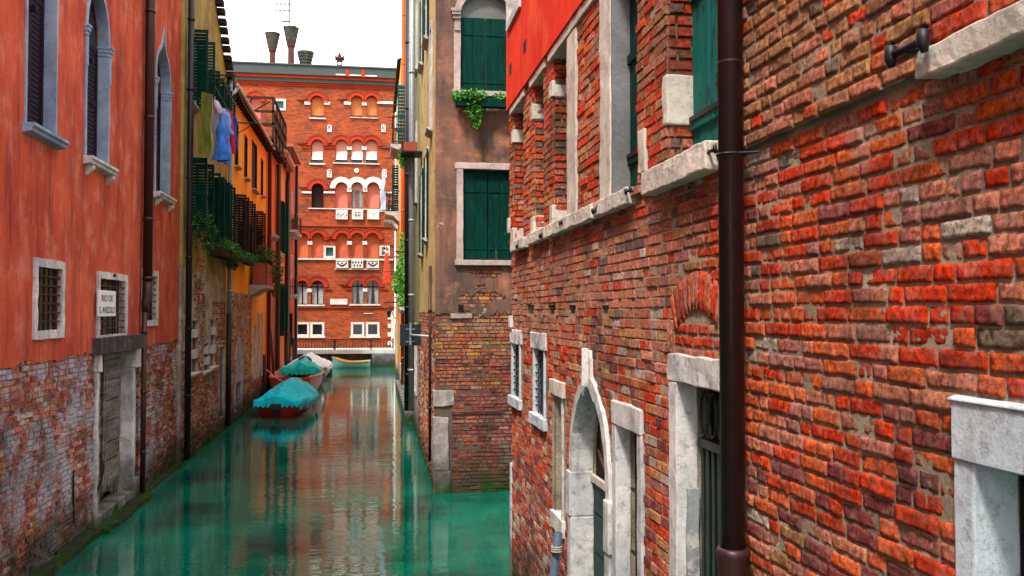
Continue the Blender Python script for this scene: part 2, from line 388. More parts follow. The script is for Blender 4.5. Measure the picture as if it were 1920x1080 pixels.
# ================================================================== helpers for foliage
def leafmat(name, a, b):
    t = NT(name); t.b.inputs['Subsurface Weight'].default_value = 0
    c = t.mix(1., t.attr(), t.mix(t.noise(25, 3), a, b), 'MULTIPLY'); return t.fin(c, .55)
M['leaf'] = leafmat('leaves_green', (.9, .9, .9), (1.1, 1.1, 1.1))
def foliage(parent, blobs, n, size, cols, seed=1, droop=.3, narrow=.5, name='foliage', mat=None):
    """leaf blades scattered through ellipsoids: (centre, radii, weight)"""
    R = random.Random(seed); mb = MB(); tw = sum(b[2] for b in blobs)
    for c, r, wt in blobs:
        for _ in range(int(n*wt/tw)):
            while True:
                q = V((R.uniform(-1, 1), R.uniform(-1, 1), R.uniform(-1, 1)))
                if .1 < q.length < 1: break
            if noise.noise(q*2.3+V(c)*3) < -.18: continue
            p = V(c)+V((q.x*r[0], q.y*r[1], q.z*r[2]))
            s = size*R.uniform(.5, 1.3); t = (q+V((R.uniform(-1, 1), R.uniform(-1, 1), R.uniform(-.8, .6)-droop))).normalized()
            a = t.cross(V((R.uniform(-1, 1), R.uniform(-1, 1), R.uniform(-.3, 1)))).normalized(); nn = t.cross(a)
            k = R.uniform(.55, 1.35); col = tuple(x*k for x in R.choice(cols))
            mb.add([p, p+t*s*.5+a*s*narrow*.5+nn*s*.1, p+t*s+nn*s*-.12, p+t*s*.5-a*s*narrow*.5+nn*s*.1], [(0, 1, 2), (0, 2, 3)], col)
    return mb.build(name, mat or M['leaf'], parent, recalc=False)
GRN = [(.03, .12, .02), (.05, .17, .025), (.02, .08, .02), (.08, .22, .04)]
GRNB = [(.08, .30, .03), (.12, .38, .05), (.04, .2, .02)]
def grille(mb, fr, u0, u1, z0, z1, d, nu, nz, t=.012):
    for k in range(1, nu+1):
        u = u0+(u1-u0)*k/(nu+1); mb.box(fr, u-t/2, u+t/2, z0, z1, d, d+t)
    for k in range(1, nz+1):
        z = z0+(z1-z0)*k/(nz+1); mb.box(fr, u0, u1, z-t/2, z+t/2, d+t+.001, d+2*t)
def sill(mb, fr, u0, u1, z, proud=.12, th=.08, brackets=0, base=0.):
    mb.prism(fr.sub(0, z, base, (0, 0, 1), (1, 0, 0)), [(-.15, 0), (proud, 0), (proud, -th*.35), (proud-.03, -th*.45), (proud-.04, -th*.8), (0, -th), (-.15, -th)], u0, u1)
    for k in range(brackets):
        u = u0+(u1-u0)*(.12+.76*k/max(1, brackets-1))
        mb.prism(fr.sub(0, z-th, base, (0, 0, 1), (1, 0, 0)), [(0, 0), (proud-.03, 0), (proud-.035, -.05), (.03, -.13), (0, -.15)], u-.05, u+.05)
# ================================================================== A  salmon stucco house, left foreground
ZL = 2.72
A0, A1 = -4., 21.13
bA = thing('stucco_house', 'salmon stucco house with arched blue-grey windows and a salt-worn brick base, at left', 'house', (-4.2, 15, 0))
a_u = lambda px, py: uv(FA, px, py)[0]
oW0 = Op(8.3, 9.75, 5.72, 9.2, dep=.14)
a_p = lambda px, py: uv(FA, px, py, .055)[0]
oW1 = Op(a_p(51, 240), a_p(105, 260), 5.72, 9.3, dep=.14)
oW2 = Op(a_p(163, 300), a_p(203, 310), 5.72, 7.62, 'round', .78, .15)
oW3 = Op(a_p(292.5, 370), a_p(318, 380), 5.78, 7.98, 'ogee', 1.15, .17)
oS1 = Op(a_p(70, 600), a_p(115, 600), 3.16, 3.98, dep=.03)
oS2 = Op(a_p(187, 600), a_p(235, 600), 3.03, 3.93, dep=.12)
oS3 = Op(a_p(270, 600), a_p(293.5, 600), 3.24, 4.10, dep=.07)
oD = Op(a_u(180, 800), a_u(244, 800), .12, 2.74, dep=.24)
AO = [oW0, oW1, oW2, oW3, oS1, oS2, oS3, oD]
mb = MB(); sheet(mb, FA, A0, A1, ZL+.12, 14, [o for o in AO], .03)
for k in range(int((A1-6)/.06)):
    u = 6+k*.06; za, zb_ = [ZL+.04+.07*noise.noise(V((x*1.7, 3, 1)))+.04*noise.noise(V((x*9, 1, 5))) for x in (u, u+.06)]
    mb.poly([FA.P(u, za, .03), FA.P(u+.06, zb_, .03), FA.P(u+.06, ZL+.12, .03), FA.P(u, ZL+.12, .03)]); mb.poly([FA.P(u, za, .03), FA.P(u+.06, zb_, .03), FA.P(u+.06, zb_, -.01), FA.P(u, za, -.01)])
mb.poly([FA.P(A0, ZL, .03), FA.P(6, ZL, .03), FA.P(6, ZL+.12, .03), FA.P(A0, ZL+.12, .03)])
for u in (A0,): mb.poly([FA.P(u, ZL, .03), FA.P(u, 14, .03), FA.P(u, 14, -9), FA.P(u, ZL, -9)])
mb.poly([FA.P(A1, ZL, .03), FA.P(A1, 14, .03), FA.P(A1, 14, -9), FA.P(A1, ZL, -9)])
mb.poly([FA.P(A0, 14, .03), FA.P(A1, 14, .03), FA.P(A1, 14, -9), FA.P(A0, 14, -9)])
for o in AO: reveal(mb, FA, o, .03, .3)
mb.build('stucco_wall', M['stA'], bA, recalc=False)
mb = MB(); sheet(mb, FA, A0, A1, -1, ZL+.14, [oD], -.008)
mb.poly([FA.P(A1, -1, -.008), FA.P(A1, ZL, -.008), FA.P(A1, ZL, -9), FA.P(A1, -1, -9)]); mb.poly([FA.P(A0, -1, -.008), FA.P(A0, ZL, -.008), FA.P(A0, ZL, -9), FA.P(A0, -1, -9)])
reveal(mb, FA, oD, -.008, .3); mb.build('base_wall', M['moA'], bA, recalc=False)
SALT = [(3, PUR), (2.2, PNK), (1.3, WHT), (1.2, BRN), (1, RED), (.8, GRY), (.6, TAN)]
def colA(u, z, R):
    n = noise.noise(V((u*.5, z*.9, 3)))
    t = [(3, PUR), (2.5, PNK), (1, BRN), (1.6, (.38, .09, .05)), (.8+2.5*max(0, n), WHT), (.6, GRY), (.7, TAN)]
    return pick(R, t)
mb = MB(); bricks(mb, FA, 9.4, A1, -.3, ZL+.12, [Op(oD.u0-.14, oD.u1+.42, -.5, 2.78)], colA, lambda u, z: 0, seed=3, irr=1.7, gap=.014, d=.012, miss=.02)
mb.build('brickwork', M['bA'], bA, smooth=True, recalc=False)
mb = MB(); mb.box(FA, A0+.05, A1-.05, -.9, 13.9, -8.9, -.6); mb.build('inner_wall', M['void'], bA)
def window_part(parent, fr, op, fmat, w=.07, proud=.03, dep=None, base=0., glass='dark', step=.12, jit=.004, sillspec=None, closed=True, dback=None):
    dep = dep or op.dep; mb = MB(); p = op.path()
    if closed and not op.kind: p = [((op.u0+op.u1)/2, op.z0)]+p+[((op.u0+op.u1)/2, op.z0)]
    surround(mb, fr, p, w, proud, dep, base, step)
    if sillspec: sill(mb, fr, *sillspec)
    if jit: mb.jitter(jit, 9)
    f = mb.build('window_frame', fmat, parent)
    pane(fr, op, (dback or dep)-.01, 'pane', M[glass], f); return f
for o, br in ((oW0, 0), (oW1, 0), (oW2, 2), (oW3, 2)):
    f = window_part(bA, FA, o, M['stoneb'], .05 if not o.kind else .07, .022, base=.03, closed=False)
    mb = MB(); sill(mb, FA, o.u0-.10, o.u1+.16, o.z0, .15, .13, br, .03); mb.jitter(.006, 5)
    mb.build('window_sill', M['stone'] if br else M['stoneb'], bA, bevel=.008)
    if o.kind:                                   # impost blocks with their mouldings
        for ua, ub in ((o.u0-.09, o.u0+.01), (o.u1-.01, o.u1+.10)):
            mb = MB()
            for k, (za, zb, e) in enumerate(((0, .06, .02), (.06, .12, .04), (.12, .16, .055))): mb.box(FA, ua-.01*k, ub+.01*k, o.zs-.1+za, o.zs-.1+zb, -.14, .05+e)
            mb.box(FA, ua+.02, ub-.0, o.zs-.55, o.zs-.101, .02, .065)
            mb.build('impost', M['stoneb'], bA, bevel=.01)
    mb = MB(); hh = (o.u1-o.u0)
    hw_ = (o.u1-o.u0)/2; dd_ = -o.dep-.01
    panel_shutter(mb, FA, o.u0+.01, o.z0+.02, min(o.zs, 9.2), hw_-.015, 0, dd_, .04, .07); panel_shutter(mb, FA, o.u1-.01, o.z0+.02, min(o.zs, 9.2), hw_-.015, 0, dd_+.001, .04, .07, -1)
    mb.box(FA, o.u0+hw_-.03, o.u0+hw_+.03, o.z0+1.55, o.z0+1.62, dd_+.03, dd_+.12)
    mb.build('louvred_shutter', m_wood('shutter_aubergine', (.030, .018, .028), (.018, .01, .018), .5) if 'aub' not in M else M['aub'], bA)
    M['aub'] = bpy.data.materials['shutter_aubergine']
for o, nz in ((oS1, 6), (oS2, 7), (oS3, 6)):
    f = window_part(bA, FA, o, M['stone'], .11, .035, base=.03, jit=.01)
    mb = MB(); grille(mb, FA, o.u0, o.u1, o.z0, o.zs, -.0, 4 if o is not oS3 else 3, nz, .02); mb.build('grille', M['iron'], f)
mb = MB()                                        # little cast squares left in the lintels
for o in (oS2, oS3): mb.box(FA, (o.u0+o.u1)/2-.07, (o.u0+o.u1)/2+.09, o.zs+.05, o.zs+.10, .05, .075)
mb.build('iron_plate', M['iron'], bA)
# door: beam, jambs, plank leaves
mb = MB(); mb.box(FA, oD.u0-.36, oD.u1+.30, 2.74, 3.0, -.25, .16, .2); mb.jitter(.008, 4); mb.build('door_lintel', M['stoned'], bA, bevel=.01)
mb = MB(); mb.box(FA, oD.u0-.13, oD.u0, .02, 2.46, -.24, .05, .12); mb.box(FA, oD.u0-.17, oD.u0-.001, 2.461, 2.739, -.05, .09, .1); mb.jitter(.018, 4); mb.build('door_jamb', M['stone'], bA, bevel=.012)
mb = MB(); mb.box(FA, oD.u1, oD.u1+.16, .02, 2.4, -.24, .05, .12)
mb.box(FA, oD.u1+.001, oD.u1+.34, 2.401, 2.739, -.24, .10, .1); mb.box(FA, oD.u1+.0, oD.u1+.36, .0, .42, -.2, .09, .1)
mb.jitter(.018, 4); mb.build('door_jamb', M['stone'], bA, bevel=.012)
mid = (oD.u0+oD.u1)/2-.1
for a, b, sd in ((oD.u0+.01, mid-.015, 1), (mid+.015, oD.u1-.01, 2)):
    mb = MB(); R = random.Random(sd); z = .5 if sd == 2 else .35
    while z < 2.72:
        h = min(.34*R.uniform(.9, 1.1), 2.73-z); e = R.uniform(-.006, .006)
        mb.box(FA, a, b, z+.013, z+h-.013, -.21+e*1.5, -.165+e*1.5, .3); z += h
    for k in range(6):                           # rotten splintered foot
        u = a+(b-a)*k/6; zz = R.uniform(.12, .34); mb.prism(FA, [(u, .52), (u+.03, zz+.1), (u+(b-a)/12, zz), (u+(b-a)/6-.01, zz+.18), (u+(b-a)/6, .52)], -.205, -.17)
    mb.box(FA, a+.01, b-.01, .5, 2.7, -.23, -.213); mb.box(FA, b-.06 if sd == 1 else a, b if sd == 1 else a+.05, .4, 2.7, -.150, -.12)
    mb.jitter(.004, 7); mb.build('door_leaf', M['doorw'], bA, bevel=.004)
mb = MB(); mb.box(FA, oD.u0, oD.u1, -.9, .22, -.26, .06, .2); mb.jitter(.02, 3); mb.build('door_step', M['stone'], bA, bevel=.02)
mb = MB(); mb.tube([FA.P(oD.u0-.03, z, .07+.05*math.sin((z-.7)*6)) for z in [.55+.05*k for k in range(12)]], .016, 6); mb.tube([FA.P(oD.u0-1.15+.03*math.sin(z*5), z, .03) for z in [.35+.06*k for k in range(14)]], .014, 6)
mb.build('iron_strap', M['iron'], bA)
# vertical stone edge pieces in the base wall at the far end
mb = MB(); uq = a_u(332, 800)
for z0, z1, w in ((.0, .55, .5), (.56, 1.5, .22), (1.51, 2.2, .24), (2.21, 2.66, .55)): mb.box(FA, uq-w/2+.1, uq+w/2+.1, z0, z1, -.03, .035, .15)
mb.jitter(.012, 5); mb.build('quoin', M['stonep'], bA, bevel=.012)
# house downpipe: upper run, swan neck, lower run
uP = a_u(261, 500); mb = MB()
mb.tube([FA.P(uP, 13.9, .15), FA.P(uP, 3.95, .15)], .085, 14); mb.tube([FA.P(uP, 3.96, .15), FA.P(uP, 3.7, .15), FA.P(uP-.06, 3.55, .13), FA.P(uP-.08, 3.4, .12)], [.09, .09, .07, .05], 14)
for z in (4.0, 5.1, 7.0, 9.): mb.tube([FA.P(uP, z, .15), FA.P(uP, z+.06, .15)], .098, 14)
mb.tube([FA.P(uP-.08, 3.42, .12), FA.P(uP-.08, .05, .12)], .048, 10)
for z in (3.0, 1.9, .8): mb.tube([FA.P(uP-.08, z, .12), FA.P(uP-.08, z+.05, .12)], .058, 10)
mb.build('drainpipe', M['pipe'], bA, smooth=True)
# mossy ledge along the foot of the wall
mb = MB()
for a, b, d, zt in ((9, oD.u0-.3, .20, .10), (oD.u0-.3, oD.u1+.5, .30, .07), (oD.u1+.5, A1, .16, .06)): mb.box(FA, a, b-.01, -1, zt, -.05, d, .22)
mb.jitter(.05, 2.5); mb.jitter(.015, 11)
def m_moss():
    t = NT('moss_wet'); c = t.mix(t.rng(t.noise(3.5, 7, .7), .38, .62), (.012, .018, .009), (.022, .05, .010)); c = t.mix(t.rng(t.noise(9, 7, .75), .55, .68), c, (.08, .20, .015))
    return t.fin(c, .5, t.bump(t.noise(30, 8, .8), .9, .04))
M['moss'] = m_moss(); mb.build('footing_ledge', M['moss'], bA)
# name sign
def text_mesh(body, parent, mat, fr, u, z, d, h, wx, name='lettering', bold=.012):
    cu = bpy.data.curves.new('txt', 'FONT'); cu.body = body; cu.size = 1; cu.extrude = 0; cu.resolution_u = 4; cu.offset = bold; cu.align_x = 'CENTER'; cu.align_y = 'CENTER'
    cu.space_line = .95; ob = bpy.data.objects.new('txt', cu); COL.objects.link(ob)
    dg = bpy.context.evaluated_depsgraph_get(); me = bpy.data.meshes.new_from_object(ob.evaluated_get(dg))
    xs = [v.co.x for v in me.vertices]; ys = [v.co.y for v in me.vertices]; cx, cy = (min(xs)+max(xs))/2, (min(ys)+max(ys))/2; kx, ky = wx/(max(xs)-min(xs)), h/(max(ys)-min(ys))
    mb = MB(); vs = [fr.P(u+(v.co.x-cx)*kx, z+(v.co.y-cy)*ky, d) for v in me.vertices]
    mb.add(vs, [tuple(p.vertices) for p in me.polygons]); bpy.data.objects.remove(ob); bpy.data.curves.remove(cu); bpy.data.meshes.remove(me)
    return mb.build(name, mat, parent, recalc=False)
su0, su1 = uv(FA, 184, 570, .09)[0], uv(FA, 217, 570, .09)[0]
sz0, sz1 = uv(FA, 200, 593, .06)[1], uv(FA, 200, 545, .06)[1]
sg = thing('street_name_sign', 'white enamel plate lettered RIO DE S. ANZOLO over a barred window', 'sign', FA.P(su0, sz0, .06))
mb = MB(); mb.box(FA, su0, su1, sz0, sz1, .075, .09); mb.build('plate', m_plain('enamel_white', (.72, .76, .76), .35, 0, .12), sg, bevel=.004)
FAl = Fr(FA.P(0, 0, 0), (0, 1, 0), (1, 0, 0))
text_mesh('RIO DE', sg, M['iron'], FAl, (su0+su1)/2, sz0+(sz1-sz0)*.70, .093, (sz1-sz0)*.25, (su1-su0)*.62)
text_mesh('S. ANZOLO', sg, M['iron'], FAl, (su0+su1)/2, sz0+(sz1-sz0)*.25, .093, (sz1-sz0)*.25, (su1-su0)*.88)
# ================================================================== facades on the left bank beyond it
def facade(name, label, fr, u0, u1, z1, ops, wmat, depth=8, zb=None, bmat=None, d=0., gable=None, cat='house'):
    b = thing(name, label, cat, fr.P(u0, 0, 0)); mb = MB()
    z0 = zb if zb is not None else -1
    sheet(mb, fr, u0, u1, z0, z1, ops, d)
    P = fr.P
    for u in (u0, u1): mb.poly([P(u, z0, d), P(u, z1, d), P(u, z1, -depth), P(u, z0, -depth)])
    mb.poly([P(u0, z1, d), P(u1, z1, d), P(u1, z1, -depth), P(u0, z1, -depth)])
    if gable:
        mb.poly([P(u0, z1, d), P(u1, z1, d), P(u0, z1+gable, d)]); mb.poly([P(u0, z1, -depth), P(u1, z1, -depth), P(u0, z1+gable, -depth)])
        mb.poly([P(u0, z1, d), P(u0, z1+gable, d), P(u0, z1+gable, -depth), P(u0, z1, -depth)])
    for o in ops:
        if o.z0 >= z0: reveal(mb, fr, o, d, .25)
    mb.build('wall', wmat, b, recalc=False)
    if zb is not None:
        mb = MB(); sheet(mb, fr, u0, u1, -1, zb, [o for o in ops if o.z0 < zb], d-.01)
        for u in (u0+.01, u1-.01): mb.poly([P(u, -1, d-.01), P(u, zb, d-.01), P(u, zb, -depth), P(u, -1, -depth)])
        for o in ops:
            if o.z0 < zb: reveal(mb, fr, o, d-.01, .25)
        mb.build('base_wall', bmat, b, recalc=False)
    mb = MB(); mb.box(fr, u0+.05, u1-.05, -.9, z1-.1, -depth+.1, -.55); mb.build('inner_wall', M['void'], b)
    return b
def shut_win(b, fr, u0, u1, z0, z1, mat, w=.38, ang=88, sl=True, both=True, frame='stone', louv=.06, top=True):
    op = Op(u0, u1, z0, z1, dep=.2)
    f = window_part(b, fr, op, M[frame], .08, .02, step=None, jit=0)
    if sl:
        mb = MB(); sill(mb, fr, u0-.12, u1+.12, z0, .12, .08); mb.build('window_sill', M['stone'], f)
    for sd, u in ((1, u0-.02), (-1, u1+.02)):
        if sd == -1 and not both: continue
        mb = MB(); panel_shutter(mb, fr, u, z0, z1-.02, w, ang, .03, .035, louv, sd); mb.build('shutter', mat, f)
    return op
bu = lambda px, py=450: uv(FB, px, py)[0]
bz = lambda px, py: uv(FB, px, py)[1]
# ---- B  olive house
B0, B1 = 21.15, 27.45
WB = [(21.55, 22.45, 8.25, 9.9), (24.0, 24.75, 8.0, 9.6), (25.1, 25.75, 8.0, 9.6), (26.1, 26.75, 8.0, 9.6),
      (21.55, 22.45, 5.25, 6.95), (24.2, 24.9, 5.2, 7.0), (25.3, 25.9, 5.2, 7.0), (26.3, 26.9, 5.2, 7.0)]
LB = [Op(bu(352, 650), bu(370, 650), 1.95, 3.2), Op(bu(382, 650), bu(391, 650), 1.9, 2.6), Op(bu(393.5, 650), bu(402, 650), 1.95, 3.2), Op(bu(411, 700), bu(421, 700), .4, 2.4)]
bB = facade('olive_house', 'narrow olive plaster house with green shutters and a peeling grey base', FB, B0, B1, 10.25, [Op(*w[:2], *w[2:], dep=.2) for w in WB]+LB, M['stB'], 8, 4.4, M['stBl'], gable=4.6)
for i, w in enumerate(WB):
    shut_win(bB, FB, *w, M['green'], .42 if w[0] < 22 else .30, 88 if w[0] < 22 else 80, louv=.07)
for i, o in enumerate(LB):
    f = window_part(bB, FB, o, M['stonep'], .04, .012, jit=.008, dep=.07); 
    if i < 3:
        mb = MB(); sill(mb, FB, o.u0-.15, o.u1+.15, o.z0, .10, .1, 0); mb.jitter(.01, 5); mb.build('window_sill', M['stone'], f)
        for z in (.35, .75):
            mb = MB(); mb.box(FB, (o.u0+o.u1)/2, o.u1+.08, o.z0+(o.zs-o.z0)*z-.1, o.z0+(o.zs-o.z0)*z+.1, -.06, .03)
            mb.jitter(.008, 6); mb.build('stone_block', M['stone'], f)
mb = MB(); bricks(mb, FB, B0+.1, B1-.02, -.3, 2.6, LB, lambda u, z, R: pick(R, [(2.4, PUR), (2.4, PNK), (2, BRN), (2, TAN), (1, GRY), (1.6, WHT)]), lambda u, z: 0, seed=5, irr=1.8, gap=.016, m=.07, miss=.12, d=.006)
bricks(mb, FB, 22.6, 24.0, 2.6, 5.2, LB, lambda u, z, R: pick(R, [(3, PUR), (1, RED), (2, GRY)]), lambda u, z: 0, seed=6, irr=2, gap=.016, m=.07, miss=.45, d=.004)
bricks(mb, FB, 25.2, B1-.1, 2.6, 3.7, LB, lambda u, z, R: pick(R, [(3, PUR), (1.4, PNK), (1, BRN)]), lambda u, z: 0, seed=8, irr=2, gap=.016, m=.07, miss=.25, d=.004)
mb.build('brickwork', M['bB'], bB, smooth=True, recalc=False)
mb = MB(); up = bu(346, 500)
mb.tube([FB.P(21.25, 12, .12), FB.P(21.25, .1, .12)], .07, 12)
for z in (1.5, 3, 4.6, 6.4, 8.4, 10): mb.tube([FB.P(21.25, z, .12), FB.P(21.25, z+.05, .12)], .082, 12)
mb.build('drainpipe', M['pipek'], bB, smooth=True)
mb = MB(); e = V((0, 0, 0))
for k in range(26):                               # roof verge tiles on the slope
    t = k/25; mb.box(FB, B0+(B1-B0)*t-.02, B0+(B1-B0)*t+.27, 14.85-4.6*t-.20+.02*(k % 2), 14.85-4.6*t-.06+.02*(k % 2), -8, .20)
mb.build('roof_edge', M['timber'], bB)
mb = MB(); mb.tube([FB.P(27.4, 10.2, .1), FB.P(27.4, 3.35, .1)], .06, 12); 
for z in (4, 5.2, 7, 9): mb.tube([FB.P(27.4, z, .1), FB.P(27.4, z+.05, .1)], .07, 12)
mb.build('drainpipe', M['pipeg'], bB, smooth=True)
mb = MB(); mb.tube([FB.P(27.4, 3.36, .1), FB.P(27.4, .1, .1)], .075, 12); mb.build('drainpipe', M['pipek'], bB, smooth=True)
# ---- C  yellow-orange house
C0, C1 = 27.5, 37.9
WC = [(29.0, 29.6, 7.95, 9.3), (31.2, 31.8, 7.9, 9.3), (33.2, 34.5, 7.8, 9.5), (35.9, 36.5, 7.9, 9.3),
      (28.9, 29.6, 5.2, 7.05), (30.6, 31.3, 5.2, 7.05), (33.6, 34.3, 5.2, 7.05), (36.2, 36.7, 5.3, 6.9)]
LC = [Op(bu(440, 700), bu(453, 700), .25, 1.75, 'point', .75, .2), Op(34.1, 34.6, 1.0, 2.9), Op(35.2, 35.6, 1.0, 3.3), Op(36.3, 36.7, 1.0, 3.3)]
bC = facade('yellow_house', 'yellow-orange plaster house with dark brown shutters and a little pointed water door', FB, C0, C1, 10.05, [Op(*w[:2], *w[2:], dep=.2) for w in WC]+LC, M['stC'], 8, 1.15, M['moA'])
for w in WC:
    if w[1]-w[0] > 1 or w[0] in (29.0, 31.2, 35.9, 36.2):
        f = window_part(bC, FB, Op(*w, dep=.05), M['brown'], .04, .02, step=None, jit=0, glass='void'); mb = MB(); sill(mb, FB, w[0]-.1, w[1]+.1, w[2], .14, .07); mb.build('window_sill', M['stonep'], f)
    else: shut_win(bC, FB, *w, M['brown'], .34, 86, louv=.08)
for i, o in enumerate(LC):
    f = window_part(bC, FB, o, M['stone'], .07, .03, step=None, jit=0, glass='doorg' if i == 0 else 'brown')
mb = MB(); bricks(mb, FB, C0+.08, C1-.02, -.3, 1.15, LC, lambda u, z, R: pick(R, [(2.5, BRN), (2.4, PNK), (2.6, TAN), (1, GRY), (1, WHT)]), lambda u, z: 0, seed=9, irr=1.8, gap=.016, m=.07, miss=.08, d=.008)
bricks(mb, FB, C0+.12, 33.2, 1.15, 4.0, LC, lambda u, z, R: pick(R, [(1.5, BRN), (3, (.50, .33, .20)), (3.4, TAN), (.8, GRY), (.8, WHT)]), lambda u, z: 0, seed=10, irr=2, gap=.014, m=.07, d=.03, course=.1, L=.34, Hd=.2)
mb.build('brickwork', M['bB'], bC, smooth=True, recalc=False)
mb = MB(); mb.box(FB, C0+.1, 33.22, 1.15, 4.02, -.02, .018); mb.build('bare_patch', M['moA'], bC)
mb = MB()                                        # eaves with rafter ends and gutter
mb.box(FB, C0-.05, C1, 10.05, 10.12, -1, .24)
mb.prism(FB.sub(0, 10.12, .26, (0, 0, -1), (1, 0, 0)), [(0, 0), (8, 2.0), (8, 2.1), (0, .1)], C0-.05, C1); mb.build('roof', M['tile'], bC)
for k in range(26):
    mb = MB(); u = C0+.2+k*.4; mb.box(FB, u, u+.1, 9.9, 10.049, 0, .22); mb.build('rafter_end', M['timber'], bC)
mb = MB(); mb.tube([FB.P(C0-.1, 10.06, .29), FB.P(C1+.05, 10.06, .29)], .05, 10); mb.tube([FB.P(C0+.0, 10.05, .29), FB.P(C0-.05, 9.85, .2), FB.P(C0-.08, 9.8, .12)], .05, 8); mb.build('gutter', m_plain('gutter_pale', (.6, .58, .55), .5), bC, smooth=True)
# ---- D  slim orange houses
D0, D1 = 37.95, 41.6
WD = [(38.6, 39.3, 6.6, 8.6), (40.2, 40.6, 5.2, 6.8), (39.0, 39.4, 1.0, 4.2), (40.3, 40.7, 1.0, 4.2)]
FD = Fr((-4.1, 0, 0), (0, 1, 0), (1, 0, 0))
bD = facade('orange_house', 'slim orange house carrying a dark wooden roof terrace, beyond the yellow house', FD, D0, D1, 10.2, [Op(*w[:2], *w[2:], dep=.2) for w in WD], M['stD'])
for w in WD: window_part(bD, FD, Op(*w, dep=.06), M['stonep'], .07, .03, step=None, jit=0)
mb = MB(); sill(mb, FD, 38.3, 39.6, 6.6, .35, .12, 2); mb.build('balcony_slab', M['stone'], bD)
mb = MB(); mb.tube([FD.P(37.98, 10, .12), FD.P(37.98, .1, .12)], .08, 8); mb.tube([FD.P(41.5, 10, .12), FD.P(41.5, .1, .12)], .08, 8); mb.build('drainpipe', M['pipe'], bD)
mb = MB(); T0, T1, tz = 37.0, 42.5, 10.3               # roof terrace, dark timber
for dz in (.55, 1.05, 1.6):
    mb.box(FD, T0, T1, tz+dz, tz+dz+.09, .30, .38); 
    for u in (T0, T1): mb.box(FD, u, u+.08, tz+dz, tz+dz+.09, -3, .31)
for k in range(5):
    u = T0+(T1-T0-.1)*k/4; mb.box(FD, u, u+.1, tz-.3, tz+1.6, .28, .385)
    if k < 4:
        for s in (0, 1): mb.tube([FD.P(u+.05, tz+(.05 if s else 1.5), .33), FD.P(u+(T1-T0-.1)/4, tz+(1.5 if s else .05), .33)], .03, 5)
for s in (0, 1): mb.tube([FD.P(T0+.04, tz+(.05 if s else 1.5), .2), FD.P(T0+.04, tz+(1.5 if s else .05), -2)], .035, 5)
for d in (-1, -3): mb.box(FD, T0, T0+.1, tz-.3, tz+1.6, d-.1, d)
mb.box(FD, T0, T1, tz-.12, tz, -3, .36); mb.build('roof_terrace', M['timber'], bD)
D2, D3 = 41.65, 46.4
WE = [(42.6, 43.2, 2.3, 4.7), (42.6, 43.2, 6.2, 8.5), (44.6, 45.1, 6.2, 8.5), (44.6, 45.1, 2.5, 4.6)]
bE2 = facade('pink_house', 'pink-orange house with a red tiled roof, two doors before the far brick palace', FD, D2, D3, 10.4, [Op(*w[:2], *w[2:], dep=.2) for w in WE], M['stPk'])
for w in WE: shut_win(bE2, FD, *w, M['green'], .25, 80, louv=0)
mb = MB()
for k in range(16):
    u = D2-.1+k*.3; mb.tube([FD.P(u+.15, 10.55, .45), FD.P(u+.15, 12.2, -3.5)], .13, 8)
mb.box(FD, D2, D3, 10.4, 10.5, -3, .4); mb.build('roof', M['tile'], bE2)
mb = MB(); mb.tube([FD.P(41.75, 10, .12), FD.P(41.75, .1, .12)], .09, 8); mb.tube([FD.P(46.3, 10, .12), FD.P(46.3, .1, .12)], .09, 8); mb.build('drainpipe', M['pipe'], bE2)
D4, D5 = 46.45, 52.1
WG = [(47.6, 48.2, 7.6, 9.8), (50.0, 50.6, 7.6, 9.8), (47.6, 48.2, 4.3, 6.4), (50.0, 50.6, 4.3, 6.4), (49.0, 50.8, 1.6, 3.3)]
bE3 = facade('red_house', 'brick-red plaster house with small iron balconies, at the far end of the left bank', FD, D4, D5, 11.7, [Op(*w[:2], *w[2:], dep=.2) for w in WG], M['stD2'], zb=1.0, bmat=M['stoneb'])
for i, w in enumerate(WG):
    f = window_part(bE3, FD, Op(*w, dep=.2), M['stone'] if i < 4 else M['brown'], .09, .03, step=None, jit=0)
    if i in (0, 1, 2):
        mb = MB(); sill(mb, FD, w[0]-.3, w[1]+.3, w[2], .5, .14, 2); mb.build('balcony_slab', M['stone'], f)
        mb = MB(); q = FD.sub(0, 0, .45, (1, 0, 0), (0, 0, 1)); grille(mb, q, w[0]-.3, w[1]+.3, w[2], w[2]+.8, 0, 8, 1, .03); mb.box(q, w[0]-.3, w[1]+.3, w[2]+.8, w[2]+.84, -.01, .04)
        q = FD.sub(w[0]-.3, 0, 0, (0, 0, 1), (1, 0, 0)); grille(mb, q, 0, .45, w[2], w[2]+.8, 0, 5, 1, .03); mb.build('balcony_railing', M['iron'], f)
mb = MB(); mb.box(FD, D4, D5+.1, 11.7, 11.85, -8, .35); mb.build('roof', M['tile'], bE3)
mb = MB(); mb.tube([FD.P(46.6, 11.6, .12), FD.P(46.6, .1, .12)], .1, 8); mb.tube([FD.P(52, 11.6, .12), FD.P(52, .1, .12)], .09, 8); mb.build('drainpipe', M['pipek'], bE3)
